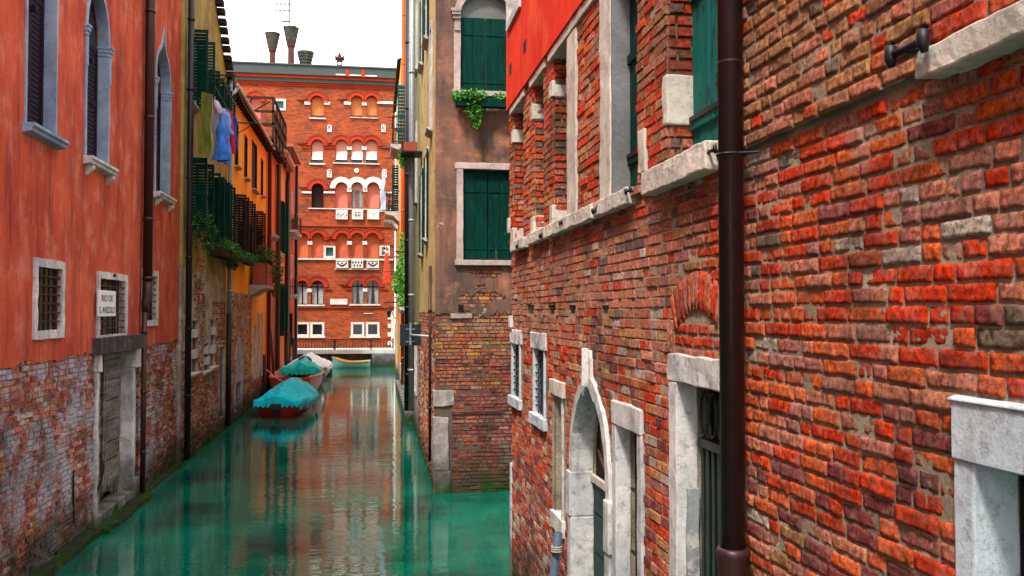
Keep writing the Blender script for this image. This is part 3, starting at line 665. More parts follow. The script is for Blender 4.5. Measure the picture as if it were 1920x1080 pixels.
# ================================================================== E  brick house, right foreground
E0, E1 = -2.5, 11.66; ZS = 4.2; ZT = 6.03
bE = thing('brick_house', 'old red brick house with stone-framed doors and a red stucco upper floor', 'house', (1.85, 6, 0))
eu = lambda px, py=350: uv(FE, px, py)[0]
ez = lambda px, py: uv(FE, px, py)[1]
ep = lambda px, py=350, d=.036: uv(FE, px, py, d)[0]
UO = [Op(ep(981), ep(962), 4.27, 5.93, dep=.13), Op(ep(1019), ep(1000), 4.27, 5.93, dep=.13), Op(ep(1062), ep(1036), 4.27, 5.93, dep=.12),
      Op(ep(1194), ep(1144, 350, .05), 4.27, 5.93, dep=.10), Op(ep(1354), ep(1251), 4.27, 6.0, dep=.125), Op(1.2, 2.48, 4.36, 6.0, dep=.15)]
LO = [Op(eu(976, 700), eu(962, 700), ez(969, 745), ez(968, 645), dep=.07), Op(eu(1022, 700), eu(1003, 700), ez(1011, 778), ez(1012, 655), dep=.07),
      Op(eu(1056, 800), eu(1041, 800), ez(1048, 965), ez(1048, 742), dep=.17),
      Op(ep(1131, 850, .05), ep(1068, 850, .05), -.4, 1.98, 'point', .80, .17),
      Op(ep(1193, 850, .03), ep(1154, 850, .03), .3, ez(1170, 800), dep=.09),
      Op(ep(1349, 850, .03), ep(1268, 850, .03), .2, ez(1300, 722), dep=.105),
      Op(1.25, ep(1822, 1000, .035), .5, ez(1850, 870), dep=.11)]
HOL = [Op(eu(x+12, 575), eu(x-1, 575), ez(x+4, 588), ez(x+4, 572), dep=.14) for x in (990, 1030, 1068, 1130)]
mb = MB(); sheet(mb, FE, E0, E1, -1, ZS, LO+HOL, .001)
for o in LO+HOL: reveal(mb, FE, o, .001, o.dep+.1)
sheet(mb, FE, E0, E1, ZS, ZT, UO, .027); mb.poly([FE.P(E0, ZS, -.004), FE.P(E1, ZS, -.004), FE.P(E1, ZS, .022), FE.P(E0, ZS, .022)])
for o in UO: reveal(mb, FE, o, .022, o.dep+.1)
for u in (E0, E1): mb.poly([FE.P(u, -1, 0), FE.P(u, 13, 0), FE.P(u, 13, -9), FE.P(u, -1, -9)])
for o in HOL: mb.poly([FE.P(a, b, -.12) for a, b in o.path()])
mb.build('mortar_wall', M['moE'], bE, recalc=False)
mb = MB(); mb.box(FE, E0+.05, E1-.05, -.9, 12.9, -8.9, -.45); mb.build('inner_wall', M['void'], bE)
def colE(u, z, R):
    n = noise.noise(V((u*.7, z*1.1, 8))); n2 = noise.noise(V((u*.45, z*.6, 21)))
    if z > ZS:
        if u < 4.6: t = [(4, TAN), (1.6, ORA), (3.5, (.42, .19, .10)), (.4+2.5*max(0, n2), RED), (1.8, PNK), (.6, GRY)]
        else: t = [(3, RED), (2.5, PNK), (2, TAN), (1.6, ORA), (1, BRN)]
    elif u < 4.7 and z > 2.95+.25*n: t = [(4.5+4*n, RED), (3.2, ORA), (2.6, PNK), (1.0, (.40, .17, .13)), (.5, WHT), (.35, GRY), (.3, PUR)]
    elif u < 4.7 and z > 2.45: t = [(3, RED), (2, ORA), (2.4, PUR), (2, PNK), (.5, GRY)]
    elif z > 3.1: t = [(4.5, (.56, .21, .135)), (2.4, (.48, .15, .08)), (2.0, TAN), (.8+3*max(0, n2), RED), (.8, GRY), (1.5, (.42, .22, .16)), (.7, WHT)]
    elif z > 1.6: t = [(3.5, PNK), (2.2, RED), (2, ORA), (1, TAN), (1.5, PUR), (.7, WHT)]
    else: t = [(3, PUR), (2.5, PNK), (1.3, RED), (1.4, WHT), (1, (.34, .12, .14))]
    return pick(R, t)
lodE = lambda u, z: 2 if u < 5.0 else (1 if u < 8 else 0)
arc = Op(eu(1357, 620), eu(1268, 620), 3.12, 3.36, 'round', .26)
rel2 = Op(eu(1192, 740), eu(1152, 740), ez(1170, 742), ez(1170, 716))
SM = [Op(o.u0-m+.05, o.u1+m-.05, o.z0-b+.05, o.zs+t-.08) for o, m, b, t in ((LO[0], .22, .13, .2), (LO[1], .2, .13, .2), (LO[2], .2, .1, .16), (LO[4], .1, .1, .19), (LO[5], .16, .1, .18), (LO[6], .14, .1, .225))]
mb = MB()
big = Op(LO[3].u0-.11, LO[3].u1+.11, -.5, LO[3].zs, 'ogee', 1.12)
bricks(mb, FE, 1.0, E1-.0, -.3, ZS-.005, SM+HOL+[big, arc], colE, lodE, seed=11, irr=.95, d=.0075, course=.069, gap=.0072, L=.24, Hd=.115)
NOR = [Op(o.u0, o.u1, o.z0, o.zs) for o in UO]
st = [Op(ep(1079, 350, .052), ep(1062.5, 350, .052), 4.2, 6.03), Op(ep(1144, 350, .052), ep(1124, 350, .052), 4.2, 6.03)]; st[1].u0 = UO[3].u1-.001
bricks(mb, FE, 1.0, E1-.0, ZS, ZT, NOR+st, colE, lodE, seed=12, irr=1.15, d=.0345, course=.069, gap=.0072, L=.24, Hd=.115)
R = random.Random(4)
for o in (UO[0], UO[1], UO[2], UO[4], UO[5]):    # brick jambs inside the openings
    for (uu, dr, c0) in ((o.u1, -1, .022), (o.u0, 1, .022)):
        q = FE.sub(uu, 0, c0, (0, 0, -1), (dr, 0, 0)); bricks(mb, q, 0, .24, o.z0, o.zs, [], colE if False else (lambda u, z, R: pick(R, [(3, RED), (2, PNK), (1.5, ORA), (1.5, GRY), (1, BRN)])), lambda u, z: 1 if uu < 6 else 0, seed=int(uu*10), irr=1.3, d=.012, L=.2, Hd=.14)
# relieving arch of upright bricks over the wide door
cu = (arc.u0+arc.u1)/2; hw = (arc.u1-arc.u0)/2
for k in range(13):
    t = (k+.5)/13; x = -hw+2*hw*t; a = -x/hw*.42; zc = 3.27+.14*(1-(x/hw)**2)
    q = FE.sub(cu+x, zc, 0, (math.cos(a), math.sin(a), 0), (0, 0, 1), (-math.sin(a), math.cos(a), 0))
    brick(mb, q, -.028, .028, 0, .225, .014, 2, pick(R, [(3, RED), (1, ORA), (2.5, PNK), (1, PUR)]), R)
for j_, (z, w_) in enumerate(((3.125, .42), (3.198, .40), (3.271, .33))):
    n_ = 5 if j_ < 2 else 4
    for k in range(n_): brick(mb, FE, cu-w_+2*w_*k/n_+.006, cu-w_+2*w_*(k+1)/n_-.006, z, z+.062, .006, 2, pick(R, [(2, PNK), (1, RED)]), R)
for s in (-1, 1):
    for k in range(3):
        q = FE.sub(cu+s*(hw+.02+.05*k), 3.10+.02*k, 0, (1, 0, 0), (0, 0, 1)); brick(mb, q, -.022, .022, 0, .2-.02*k, .012, 2, pick(R, [(2, RED), (2, PNK)]), R)
mb.build('brickwork', M['bE'], bE, smooth=True, recalc=False)
# stucco upper floor
oX = Op(eu(986, 20), eu(966, 20), ez(976, 22), 9.2, dep=.16)
mb = MB(); sheet(mb, FE, E0, E1, ZT, 13, [oX], .075); P = FE.P
mb.poly([P(E0, ZT, .075), P(E1, ZT, .075), P(E1, ZT, -.3), P(E0, ZT, -.3)]); mb.poly([P(E0, 13, .075), P(E1, 13, .075), P(E1, 13, -9), P(E0, 13, -9)])
mb.poly([P(E1, ZT, .075), P(E1, 13, .075), P(E1, 13, -.3), P(E1, ZT, -.3)]); reveal(mb, FE, oX, .075, .2)
mb.build('stucco_wall', M['stE'], bE, recalc=False)
f = window_part(bE, FE, oX, M['stone'], .1, .03, base=.075, glass='green')
mb = MB()
for px, py in ((984, 88), (957, 130)): u, z = uv(FE, px, py, .075); mb.box(FE, u-.09, u+.09, z-.07, z+.07, .06, .078)
mb.build('wall_niche', M['void'], bE)
# stone lintels, jamb strips, sills and the odd block of the first-floor windows
mb = MB()
for o in UO[:3]: mb.box(FE, o.u0-.16, o.u1+.14, 5.93, 6.029, -.1, .06, .15)
mb.box(FE, eu(1144), eu(1062), 5.93, 6.029, -.1, .06, .15); mb.jitter(.008, 6); mb.build('window_lintel', M['stonesill'], bE, bevel=.008)
for o, w in ((st[0], 0), (st[1], 0)):
    mb = MB(); mb.box(FE, o.u0, o.u1, 4.27, 5.93, -.20, .052, .12); mb.jitter(.010, 6); mb.build('stone_jamb', M['stonesill'], bE, bevel=.012)
SB = [(o.u1-.016, o.u1+.14, za, zb, -.22, .045) for o in UO[:3] for za, zb in ((4.28, 4.47), (5.55, 5.72))]
o = UO[4]; SB += [(o.u1-.025, o.u1+.05, 4.55, 4.86, -.19, .05), (o.u1+.42, o.u1+.56, 4.33, 4.62, -.02, .05)]
for b_ in SB: mb = MB(); mb.box(FE, *b_, .07); mb.jitter(.012, 9); mb.build('stone_block', M['stonesill'], bE, bevel=.008)
mb = MB(); mb.box(FE, UO[3].u1-.025, UO[3].u1, 4.27, 6.0, -.11, .04, .12); mb.jitter(.006, 6); mb.build('stone_reveal', M['stoned'] if 0 else m_stone('stone_grey_dark', (.22, .22, .22), (.10, .105, .11), .6), bE)
sillR = random.Random(2)
segs = [(UO[0].u0-.25, UO[0].u1+.0), (UO[1].u0-.2, UO[1].u1+.2), (UO[2].u0-.2, UO[2].u1+.2), (eu(1125), eu(1066)), (eu(1192), eu(1128)), (eu(1355), eu(1230)), (.9, eu(1768, 100))]
for i, (a, b) in enumerate(segs):
    mb = MB(); big_ = i >= 5; mb.box(FE, min(a, b), max(a, b), ZS-.045-(.02 if i == 6 else 0)+ (.02 if i==6 else 0), ZS+(.05 if i == 6 else .11 if big_ else .075), -.2, .10 if big_ else .075, .028)
    mb.jitter(.010, 5, i); mb.jitter(.005, 21, i); mb.build('window_sill', M['stonesill'], bE, bevel=.008)
for o, mat in ((UO[3], M['green']), (UO[4], M['teal']), (UO[0], M['brown']), (UO[1], M['brown']), (UO[2], M['brown']), (UO[5], M['brown'])):
    mb = MB(); m_ = (o.u0+o.u1)/2
    for a, b in ((o.u0+.01, m_-.004), (m_+.004, o.u1-.01)):
        n = 3
        for k in range(n): mb.box(FE, a+(b-a)*k/n+.002, a+(b-a)*(k+1)/n-.002, o.z0+.01, o.zs, -o.dep-.03, -o.dep+(.004 if k % 2 else 0))
        for z in (.14, .6, .9): mb.box(FE, a+.01, b-.01, o.z0+(o.zs-o.z0)*z, o.z0+(o.zs-o.z0)*z+.07, -o.dep, -o.dep+.022)
    mb.build('shutter', mat, bE, bevel=.003)
    mb = MB(); z = o.z0+(o.zs-o.z0)*.17; mb.box(FE, o.u1-.5, o.u1-.03, z, z+.03, -o.dep+.022, -o.dep+.03); mb.build('strap_hinge', M['iron'], bE)
# wrought shutter catches on the sills
def catch(u, z, s=1.):
    mb = MB(); P = lambda a, b, c: FE.P(u+a*s, z+b*s, c)
    mb.tube([P(0, 0, 0), P(0, 0, .13*s)], .013*s, 8); mb.tube([P(-.085, .004, .125*s), P(.085, .004, .125*s)], .014*s, 8)
    for a, l in ((-.085, .055), (.085, .055)): mb.tube([P(a, -.035, .125*s), P(a, -.01, .13*s), P(a, .03, .13*s), P(a, .045, .12*s)], [.010*s, .019*s, .020*s, .009*s], 8)
    mb.build('shutter_catch', M['pipek'], bE, smooth=True)
for px, py in ((968, 462), (1012, 442), (1050, 418), (1112, 395), (1175, 358), (1208, 335), (1330, 283)): u, z = uv(FE, px, py, .09); catch(u, z-.0, .62)
u, z = uv(FE, 1708, 92, .12); catch(u, z, 1.05)
# lower openings
for o in LO[:2]:
    f = window_part(bE, FE, o, M['stonec'], .045, .02, glass='dark', jit=.003)
    mb = MB(); mb.box(FE, o.u0-.14, o.u1+.15, o.zs+.0, o.zs+.18, -.06, .028, .06); mb.jitter(.014, 8); mb.build('window_lintel', M['stone'], bE, bevel=.008)
    mb = MB(); mb.box(FE, o.u0-.14, o.u1+.14, o.z0-.12, o.z0, -.12, .05, .08); mb.jitter(.008, 8); mb.build('window_sill', M['stonec'], bE, bevel=.006)
    mb = MB(); grille(mb, FE, o.u0, o.u1, o.z0, o.zs, -.03, 4, 7, .013); mb.build('grille', M['iron'], f)
o = LO[2]; mb = MB(); mb.box(FE, o.u0-.12, o.u1+.12, o.zs, o.zs+.15, -.1, .035, .06); mb.jitter(.012, 8); mb.build('niche_lintel', M['stonesill'], bE, bevel=.006)
mb = MB(); mb.box(FE, o.u0-.04, o.u0, o.z0, o.zs, -.1, .02, .1); mb.jitter(.005, 8); mb.build('niche_jamb', M['stone'], bE, bevel=.004)
mb = MB(); mb.box(FE, o.u0-.1, o.u1+.1, o.z0-.16, o.z0, -.18, .035, .08); mb.jitter(.012, 8); mb.build('niche_sill', M['stone'], bE, bevel=.006)
mb = MB(); mb.box(FE, o.u0, o.u1, o.z0, o.zs, -.19, -.165, .1); mb.jitter(.012, 6); mb.build('niche_back', M['stonep'], bE)
# pointed water door
o = LO[3]; mb = MB(); p = o.path(); surround(mb, FE, p, .10, .035, .17, 0, .07); mb.jitter(.006, 7); mb.build('arch_frame', M['stone'], bE)
c = (o.u0+o.u1)/2; mb = MB(); zt = o.top
mb.prism(FE, [(c-.20, zt-.12), (c-.11, zt+.06), (c-.065, zt+.30), (c+.065, zt+.30), (c+.11, zt+.06), (c+.20, zt-.12), (c, zt+.01)], -.02, .032)
mb.prism(FE.sub(0, zt-.005, .03, (1, 0, 0), (0, 1, 0), (0, 0, 1)), [(c-.05, 0), (c+.05, 0), (c, .05)], 0, .32); mb.jitter(.004, 7); mb.build('keystone', M['stone'], bE, bevel=.005)
for a, b in ((o.u0-.15, o.u0+.004), (o.u1-.004, o.u1+.15)):
    mb = MB(); mb.box(FE, a, b, o.zs-.42, o.zs-.02, -.17, .055, .09); mb.jitter(.006, 6); mb.build('impost', M['stone'], bE, bevel=.01); mb = MB(); mb.box(FE, a+.02 if a < o.u0 else a, b if a < o.u0 else b-.02, -.6, o.zs-.425, -.17, .045, .15); mb.jitter(.006, 6); mb.build('jamb_block', M['stone'], bE, bevel=.01)
mb = MB(); z = -.5
while z < o.zs-.1: mb.box(FE, o.u0, o.u1, z+.004, z+.34, -.20, -.17); z += .35
mb.build('door_leaf', M['doorg'], bE, bevel=.005)
mb = MB(); mb.box(FE, o.u0, o.u1, o.zs-.1, o.zs-.04, -.20, -.14); mb.build('transom', M['stonesill'], bE)
mb = MB()
for k in range(9):
    a = math.pi*(k+.5)/9; mb.tube([FE.P(c+.06*math.cos(a), o.zs+.02, -.155), FE.P(c+.36*math.cos(a), o.zs+.10+.62*math.sin(a), -.155)], .012, 6)
mb.tube([FE.P(c+.1*math.cos(a_), o.zs+.02+.14*math.sin(a_), -.15) for a_ in [math.pi*k/10 for k in range(11)]], .012, 6); mb.build('fanlight_grille', M['rust'], bE)
pane(FE, o, .195, 'fanlight_pane', M['void'], bE)
# narrow door
def stone_frame(o, w, top, proud, ragged=.0, mat='stone', dep=None):
    mb = MB(); dep = dep or o.dep
    for a, b in ((o.u0-w, o.u0), (o.u1, o.u1+w*1.1)): mb = MB(); mb.box(FE, a, b, o.z0-.8, o.zs, -dep, proud, .09); mb.jitter(.006, 6); mb.build('door_jamb', M[mat], bE, bevel=.008)
    mb = MB(); mb.box(FE, o.u0-w-.0, o.u1+w*1.1, o.zs+.001, o.zs+top, -dep, proud+.006, .07); mb.jitter(.008+ragged, 6); mb.build('door_lintel', M[mat], bE, bevel=.01)
o = LO[4]; stone_frame(o, .10, .18, .03); mb = MB(); mb.box(FE, o.u0, o.u1, -.5, o.zs, -.16, -.12); mb.build('door_leaf', M['brown'], bE)
mb = MB(); grille(mb, FE, o.u0, (o.u0+o.u1)/2+.15, .3, o.zs, -.09, 3, 4, .02); mb.build('door_grille', M['iron'], bE)
# wide door with iron gate
o = LO[5]; stone_frame(o, .13, .17, .03, .010)
pane(FE, o, .18, 'pane', M['void'], bE)
mb = MB()
for k in range(8): u = o.u0+(o.u1-o.u0)*(k+.5)/8; mb.tube([FE.P(u, -.5, -.12), FE.P(u, o.zs-.36, -.12)], .011, 6)
mb.box(FE, o.u0, o.u1, o.zs-.38, o.zs-.33, -.14, -.105); mb.box(FE, o.u0, o.u1, o.zs-.02, o.zs, -.13, -.11)
for k in range(5):
    u = o.u0+(o.u1-o.u0)*(k+.5)/5; mb.tube([FE.P(u+.055*math.cos(t*.6), o.zs-.18+.13*math.sin(t*.6), -.12) for t in range(12)], .009, 5)
mb.build('iron_gate', m_plain('gate_green_iron', (.02, .035, .03), .45), bE)
mb = MB(); mb.box(FE, o.u0+.0, o.u0+.3, -.5, o.zs-.4, -.17, -.14); mb.build('door_leaf', M['doorg'], bE)
mb = MB(); mb.box(FE, o.u1-.03, o.u1-.001, .9, 2.35, -.10, -.03, .07); mb.jitter(.008, 6); mb.build('flaking_render', m_plaster('render_grey_flaking', (.34, .36, .36), (.2, .22, .23), None, .6, (.1, .1, .1), .5, (.42, .40, .36)), bE)
# near door with heavy lintel
o = LO[6]; mb = MB(); mb.box(FE, 1.0, o.u1+.095, o.zs, o.zs+.18, -.12, .035, .05); mb.prism(FE.sub(0, o.zs+.18, 0, (0, 0, 1), (1, 0, 0)), [(-.1, 0), (.042, 0), (.042, .010), (.02, .018), (-.1, .02)], 1.0, o.u1+.105); mb.jitter(.003, 9); mb.build('door_lintel', M['stonec'], bE, bevel=.006)
mb = MB(); mb.box(FE, o.u1, o.u1+.095, -.5, o.zs-.001, -.13, .028, .07); mb.jitter(.003, 7); mb.build('door_jamb', M['stonec'], bE, bevel=.008)
mb = MB(); mb.box(FE, o.u0, o.u1-.001, -.5, o.zs, -.44, -.13); mb.build('door_leaf', M['void'], bE)  # no leaf here: near-black block painted as the doorway's unlit depth
# big brown downpipe
up = eu(1372, 540)
uP1, zc1 = uv(FE, 1380, 1050, .11); uP0 = uv(FE, 1370, 300, .11)[0]
mb = MB(); mb.tube([FE.P(uP0, 12.9, .11)]+[FE.P(uP0, 1.7, .11)], .060, 24)
zt_ = uv(FE, 1380, 1042, .11)[1]
mb.build('drainpipe', M['pipe'], bE, smooth=True)
mb = MB(); mb.lathe(FE.P(uP0, zt_, .11), [(.064, -.9), (.064, -.12), (.072, -.10), (.078, -.02), (.083, 0), (.083, .012), (.074, .03), (.061, .032)], 24); mb.build('pipe_socket', M['rust'] if 0 else M['pipe'], bE, smooth=True)
mb = MB(); zb_ = uv(FE, 1378, 287, .11)[1]
mb.tube([FE.P(uP0+.066*math.cos(t*math.pi/8), zb_, .11+.066*math.sin(t*math.pi/8)) for t in range(17)], .006, 6); mb.tube([FE.P(uP0-.06, zb_, .10), FE.P(uP0-.13, zb_-.005, .02)], .006, 6); mb.build('pipe_clamp', M['iron'], bE)
mb = MB(); z2 = uv(FE, 1372, 118, .11)[1]; mb.tube([FE.P(uP0, z2, .11), FE.P(uP0, z2+.012, .11)], .0625, 24); mb.build('pipe_joint', M['pipe'], bE)
# blue-grey pole tied by the niche
a = uv(FE, 1047, 1000, .15); b = uv(FE, 1035, 1079, .15)
pl = thing('mooring_pole', 'short blue-grey pole with a rope round its top, by the pointed water door', 'pole', FE.P(b[0], 0, .2))
mb = MB(); mb.tube([FE.P(b[0]+.12, -.6, .28), FE.P(a[0], a[1], .15)], .04, 10); mb.build('shaft', m_plain('pole_blue_paint', (.06, .09, .13), .6), pl, smooth=True)
mb = MB(); 
for k in range(3): mb.tube([FE.P(a[0]+.01+.045*math.cos(t*math.pi/6), a[1]-.12-.02*k, .165+.045*math.sin(t*math.pi/6)) for t in range(13)], .008, 5)
mb.build('rope', m_plain('rope', (.4, .34, .25), .9), pl)
mb = MB(); mb.box(FE, E1-.07, E1+.012, -.6, 1.45, -.02, .03, .12); mb.box(FE, E1-.14, E1+.012, 3.2, 3.35, -.02, .05, .06); mb.box(FE, E1-.12, E1+.012, 4.42, 4.62, -.02, .065, .06); mb.jitter(.008, 6); mb.build('quoin', M['stone'], bE, bevel=.008)
# ================================================================== F  brown corner house
F0, F1 = 1.245, 7.5
fu = lambda px, py: uv(FF, px, py)
bF = thing('corner_house', 'weathered brown plaster house on a brick base at the corner of a side canal', 'house', (3, 17.1, 0))
oF1 = Op(fu(868, 400)[0], fu(868, 400)[0]+.96, fu(900, 488)[1], fu(900, 318)[1], dep=.10)
oF2 = Op(fu(863, 100)[0], fu(863, 100)[0]+.98, fu(900, 172)[1], fu(900, 30)[1], 'round', .46, .12)
mb = MB(); sheet(mb, FF, F0, F1, -1, 15, [oF1, oF2], 0)
for o in (oF1, oF2): reveal(mb, FF, o, 0, .25)
mb.build('mortar_wall', M['moF'], bF, recalc=False)
def colF(u, z, R):
    n = noise.noise(V((u*1.2, z*1.5, 40)))
    if z > 2.6+.4*n: t = [(3, BRN), (2.0, YEL), (2.5, (.34, .15, .05)), (1, (.42, .08, .03)), (1, (.40, .18, .11)), (.8, PUR)]
    elif z > 2: t = [(3, BRN), (2, PUR), (1.5, (.38, .07, .03)), (.8, YEL), (1, DRK)]
    else: t = [(3.6, PUR), (2, (.22, .04, .035)), (1.0, (.38, .06, .03)), (1.2, DRK), (1, (.36, .17, .13)), (.7, BRN), (.5, GRY)]
    return pick(R, t)
mb = MB(); stc = Op(1.2, 1.56, -.5, 1.95)
bricks(mb, FF, F0+.0, 4.5, -.3, 4.75, [oF1, stc], colF, lambda u, z: 0, seed=21, irr=1.5, gap=.014, d=.008); mb.build('brickwork', M['bF'], bF, smooth=True, recalc=False)
# plaster skin with a broken lower edge and two flaked holes
mb = MB(); R = random.Random(9); n = 120
def low(u): return 3.36+.10*noise.noise(V((u*3, 0, 1)))+.05*noise.noise(V((u*11, 0, 2)))+.03*noise.noise(V((u*31, 0, 2)))
xs = [F0+.0+(F1-F0)*k/420 for k in range(421)]
H0, HH = (1.93, 3.95), [(2.22, 4.16, .34, .12), (2.02, 3.62, .35, .11), (2.45, 3.72, .2, .06), (2.12, 3.85, .12, .05), (1.84, 4.35, .07, .09), (2.4, 4.3, .16, .04), (2.22, 6.68, .22, .05), (2.05, 6.84, .1, .05)]
zs = [3.1+.028*k for k in range(49)]
def inhole(u, z):
    q = noise.noise_vector(V((u*5, z*5, 3)))*.12+noise.noise_vector(V((u*16, z*16, 3)))*.06
    if z < low(u): return True
    return any(((u+q.x-a)/c)**2+((z+q.y-b)/e)**2 < 1 for a, b, c, e in HH[:6])
for i in range(150):
    u0_, u1_ = F0+(3.4-F0)*i/150, F0+(3.4-F0)*(i+1)/150
    for a, b in zip(zs, zs[1:]):
        um, zm = (u0_+u1_)/2, (a+b)/2
        if inhole(um, zm) or (oF1.u0-.0 < um < oF1.u1 and zm > oF1.z0): continue
        mb.poly([FF.P(u0_, a, .026), FF.P(u1_, a, .026), FF.P(u1_, b, .026), FF.P(u0_, b, .026)])
zt_ = zs[-1]
sheet(mb, FF, F0, 3.4, zt_, 15, [oF1, oF2], .026); sheet(mb, FF, 3.4, F1, 3.3, 15, [], .026)
ob = None
mb2 = MB(); mb2.v = mb.v; mb2.f = mb.f; mb2.c = mb.c
pf = mb2.build('plaster_wall', M['stF'], bF)
md = pf.modifiers.new('solid', 'SOLIDIFY'); md.thickness = .02; md.offset = -1 if pf.data.polygons[0].normal.y < 0 else 1
mb = MB()                                          # corner return along the main canal, and the rest of the building
FGF = FG
WY = 6.7
OG = [Op(1.1, 1.6, 7.1, 9.2), Op(2.6, 3.2, 5.0, 6.9), Op(4.6, 5.2, 4.8, 6.8), Op(2.6, 3.2, 9.4, 11.2), Op(4.7, 5.3, 9.4, 11.2), Op(1.3, 1.8, 10.9, 13)]
sheet(mb, FG, 0.0, WY, 3.4, 15, OG, 0)
for o in OG: reveal(mb, FG, o, 0, .2)
mb.build('side_wall', M['stFy'], bF, recalc=False)
mb = MB(); sheet(mb, FG, 0, WY, -1, 3.4, [], -.012); mb.build('side_base_wall', M['moE'], bF)
mb = MB(); bricks(mb, FG, .02, WY, -.3, 3.42, [], lambda u, z, R: pick(R, [(2, PNK), (2, TAN), (1.5, BRN), (1, WHT), (.7, PUR), (.7, RED)]), lambda u, z: 0, seed=23, irr=2, gap=.016, d=.004, miss=.05); mb.build('brickwork', M['bB'], bF, smooth=True, recalc=False)
mb = MB(); mb.box(FF, F0+.6, F1-.05, -.9, 14.9, -6.5, -.5); mb.poly([FF.P(F0, 15, 0), FF.P(F1, 15, 0), FF.P(F1, 15, -6.7), FF.P(F0, 15, -6.7)]); mb.poly([FF.P(F1, -1, 0), FF.P(F1, 15, 0), FF.P(F1, 15, -6.7), FF.P(F1, -1, -6.7)]); mb.build('inner_wall', M['void'], bF)
for i, o in enumerate(OG):
    o.dep = .12; f = window_part(bF, FG, o, M['stone'], .09, .03, step=None, jit=0, glass='green' if i in (0, 5) else 'dark')
    mb = MB(); sill(mb, FG, o.u0-.15, o.u1+.15, o.z0, .12, .08); mb.build('window_sill', M['stone'], f)
    if i in (1, 2, 3, 4): 
        mb = MB(); panel_shutter(mb, FG, o.u0-.02, o.z0, o.zs, .3, 176, .03, .035, .07, 1); panel_shutter(mb, FG, o.u1+.02, o.z0, o.zs, .3, 176, .03, .035, .07, -1); mb.build('shutter', M['green'], f)
for o in (oF1, oF2):
    mb = MB(); p = o.path()
    surround(mb, FF, p, .125, .045, .12, .0, .12); mb.jitter(.008, 7); f = mb.build('window_frame', M['stonep'], bF)
    mb = MB(); mb.box(FF, o.u0-.16, o.u1+.16, o.z0-.10, o.z0, -.1, .10, .1); mb.jitter(.006, 7); mb.build('window_sill', M['stonep'], f, bevel=.006)
    m_ = (o.u0+o.u1)/2; zt_ = o.zs-.02
    for a, b in ((o.u0+.008, m_-.006), (m_+.006, o.u1-.008)):
        mb = MB(); h_ = (a+b)/2
        for q0, q1, e in ((a, h_, 0), (h_, b, .003)): mb.box(FF, q0+.002, q1-.002, o.z0+.01, zt_, -.10, -.062+e)
        for z in (.12, .76): mb.box(FF, a+.02, b-.03, o.z0+(zt_-o.z0)*z, o.z0+(zt_-o.z0)*z+.03, -.062, -.05)
        mb.build('shutter_leaf', M['green'], f, bevel=.003)
    if o.kind: 
        pane(FF, o, .09, 'tympanum', m_plaster('tympanum_grey', (.2, .21, .2), (.14, .15, .14), None, .5), bF)
        mb = MB()
        for k, (za, e) in enumerate(((0, .05), (.07, .075), (.13, .09))): mb.box(FF, o.u0-.15-.02*k, o.u0+.0, o.zs-.1+za, o.zs-.1+za+.06, -.02, .05+e)
        mb.box(FF, o.u0-.12, o.u0, o.zs-.32, o.zs-.1, -.02, .07); mb.build('impost', M['stonep'], bF, bevel=.006)
    else:
        mb = MB(); mb.box(FF, o.u0-.16, o.u1+.2, o.zs+.0, o.zs+.11, -.02, .055, .1); mb.jitter(.012, 6); mb.build('window_lintel', M['stonep'], bF, bevel=.006)
QM = m_stone('stone_corner_worn', (.40, .34, .31), (.20, .17, .17), .8)  # corner stones and little vent
for z0, z1, w in ((-.5, .42, .30), (.43, 1.42, .26), (1.62, 1.93, .36)):
    mb = MB(); mb.box(FF, F0-.03, F0+w, z0, z1, -.28, .035, .1); mb.jitter(.022, 5); mb.jitter(.01, 17); mb.build('quoin', QM, bF, bevel=.012)
a = fu(845, 597); mb = MB(); mb.box(FF, a[0], a[0]+.40, 3.28, 3.37, -.02, .05, .08); mb.jitter(.01, 7); mb.build('vent_sill', M['stonep'], bF, bevel=.004)
mb = MB(); mb.box(FF, a[0]+.14, a[0]+.24, 3.40, 3.54, -.02, .03); mb.build('vent_hole', M['void'], bF)
mb = MB(); mb.tube([FF.P(2.16, 6.30, .05), FF.P(2.16, 6.62, .05)], .012, 6); mb.tube([FF.P(2.40, 4.28, .06), FF.P(2.4, 4.6, .05)], .012, 6); mb.tube([FF.P(1.55, 1.52, .04), FF.P(2.5, 1.53, .04)], .014, 6); mb.build('iron_bar', M['rust'], bF)
gu = lambda px, py=500: uv(FG, px, py)[0]
def vpipe(parent, fr, u, z0, z1, r, mat, d=.12):
    mb = MB(); mb.tube([fr.P(u, z1, d), fr.P(u, z0, d)], r, 12); z = z0+1
    while z < z1: mb.tube([fr.P(u, z, d), fr.P(u, z+.06, d)], r+.012, 12); z += 1.9
    return mb.build('drainpipe', mat, parent, smooth=True)
vpipe(bF, FG, 6.05, .9, 14.5, .075, M['pipeg'], .22)
vpipe(bF, FG, .62, 0.5, 4.3, .03, M['pipe'], .06)
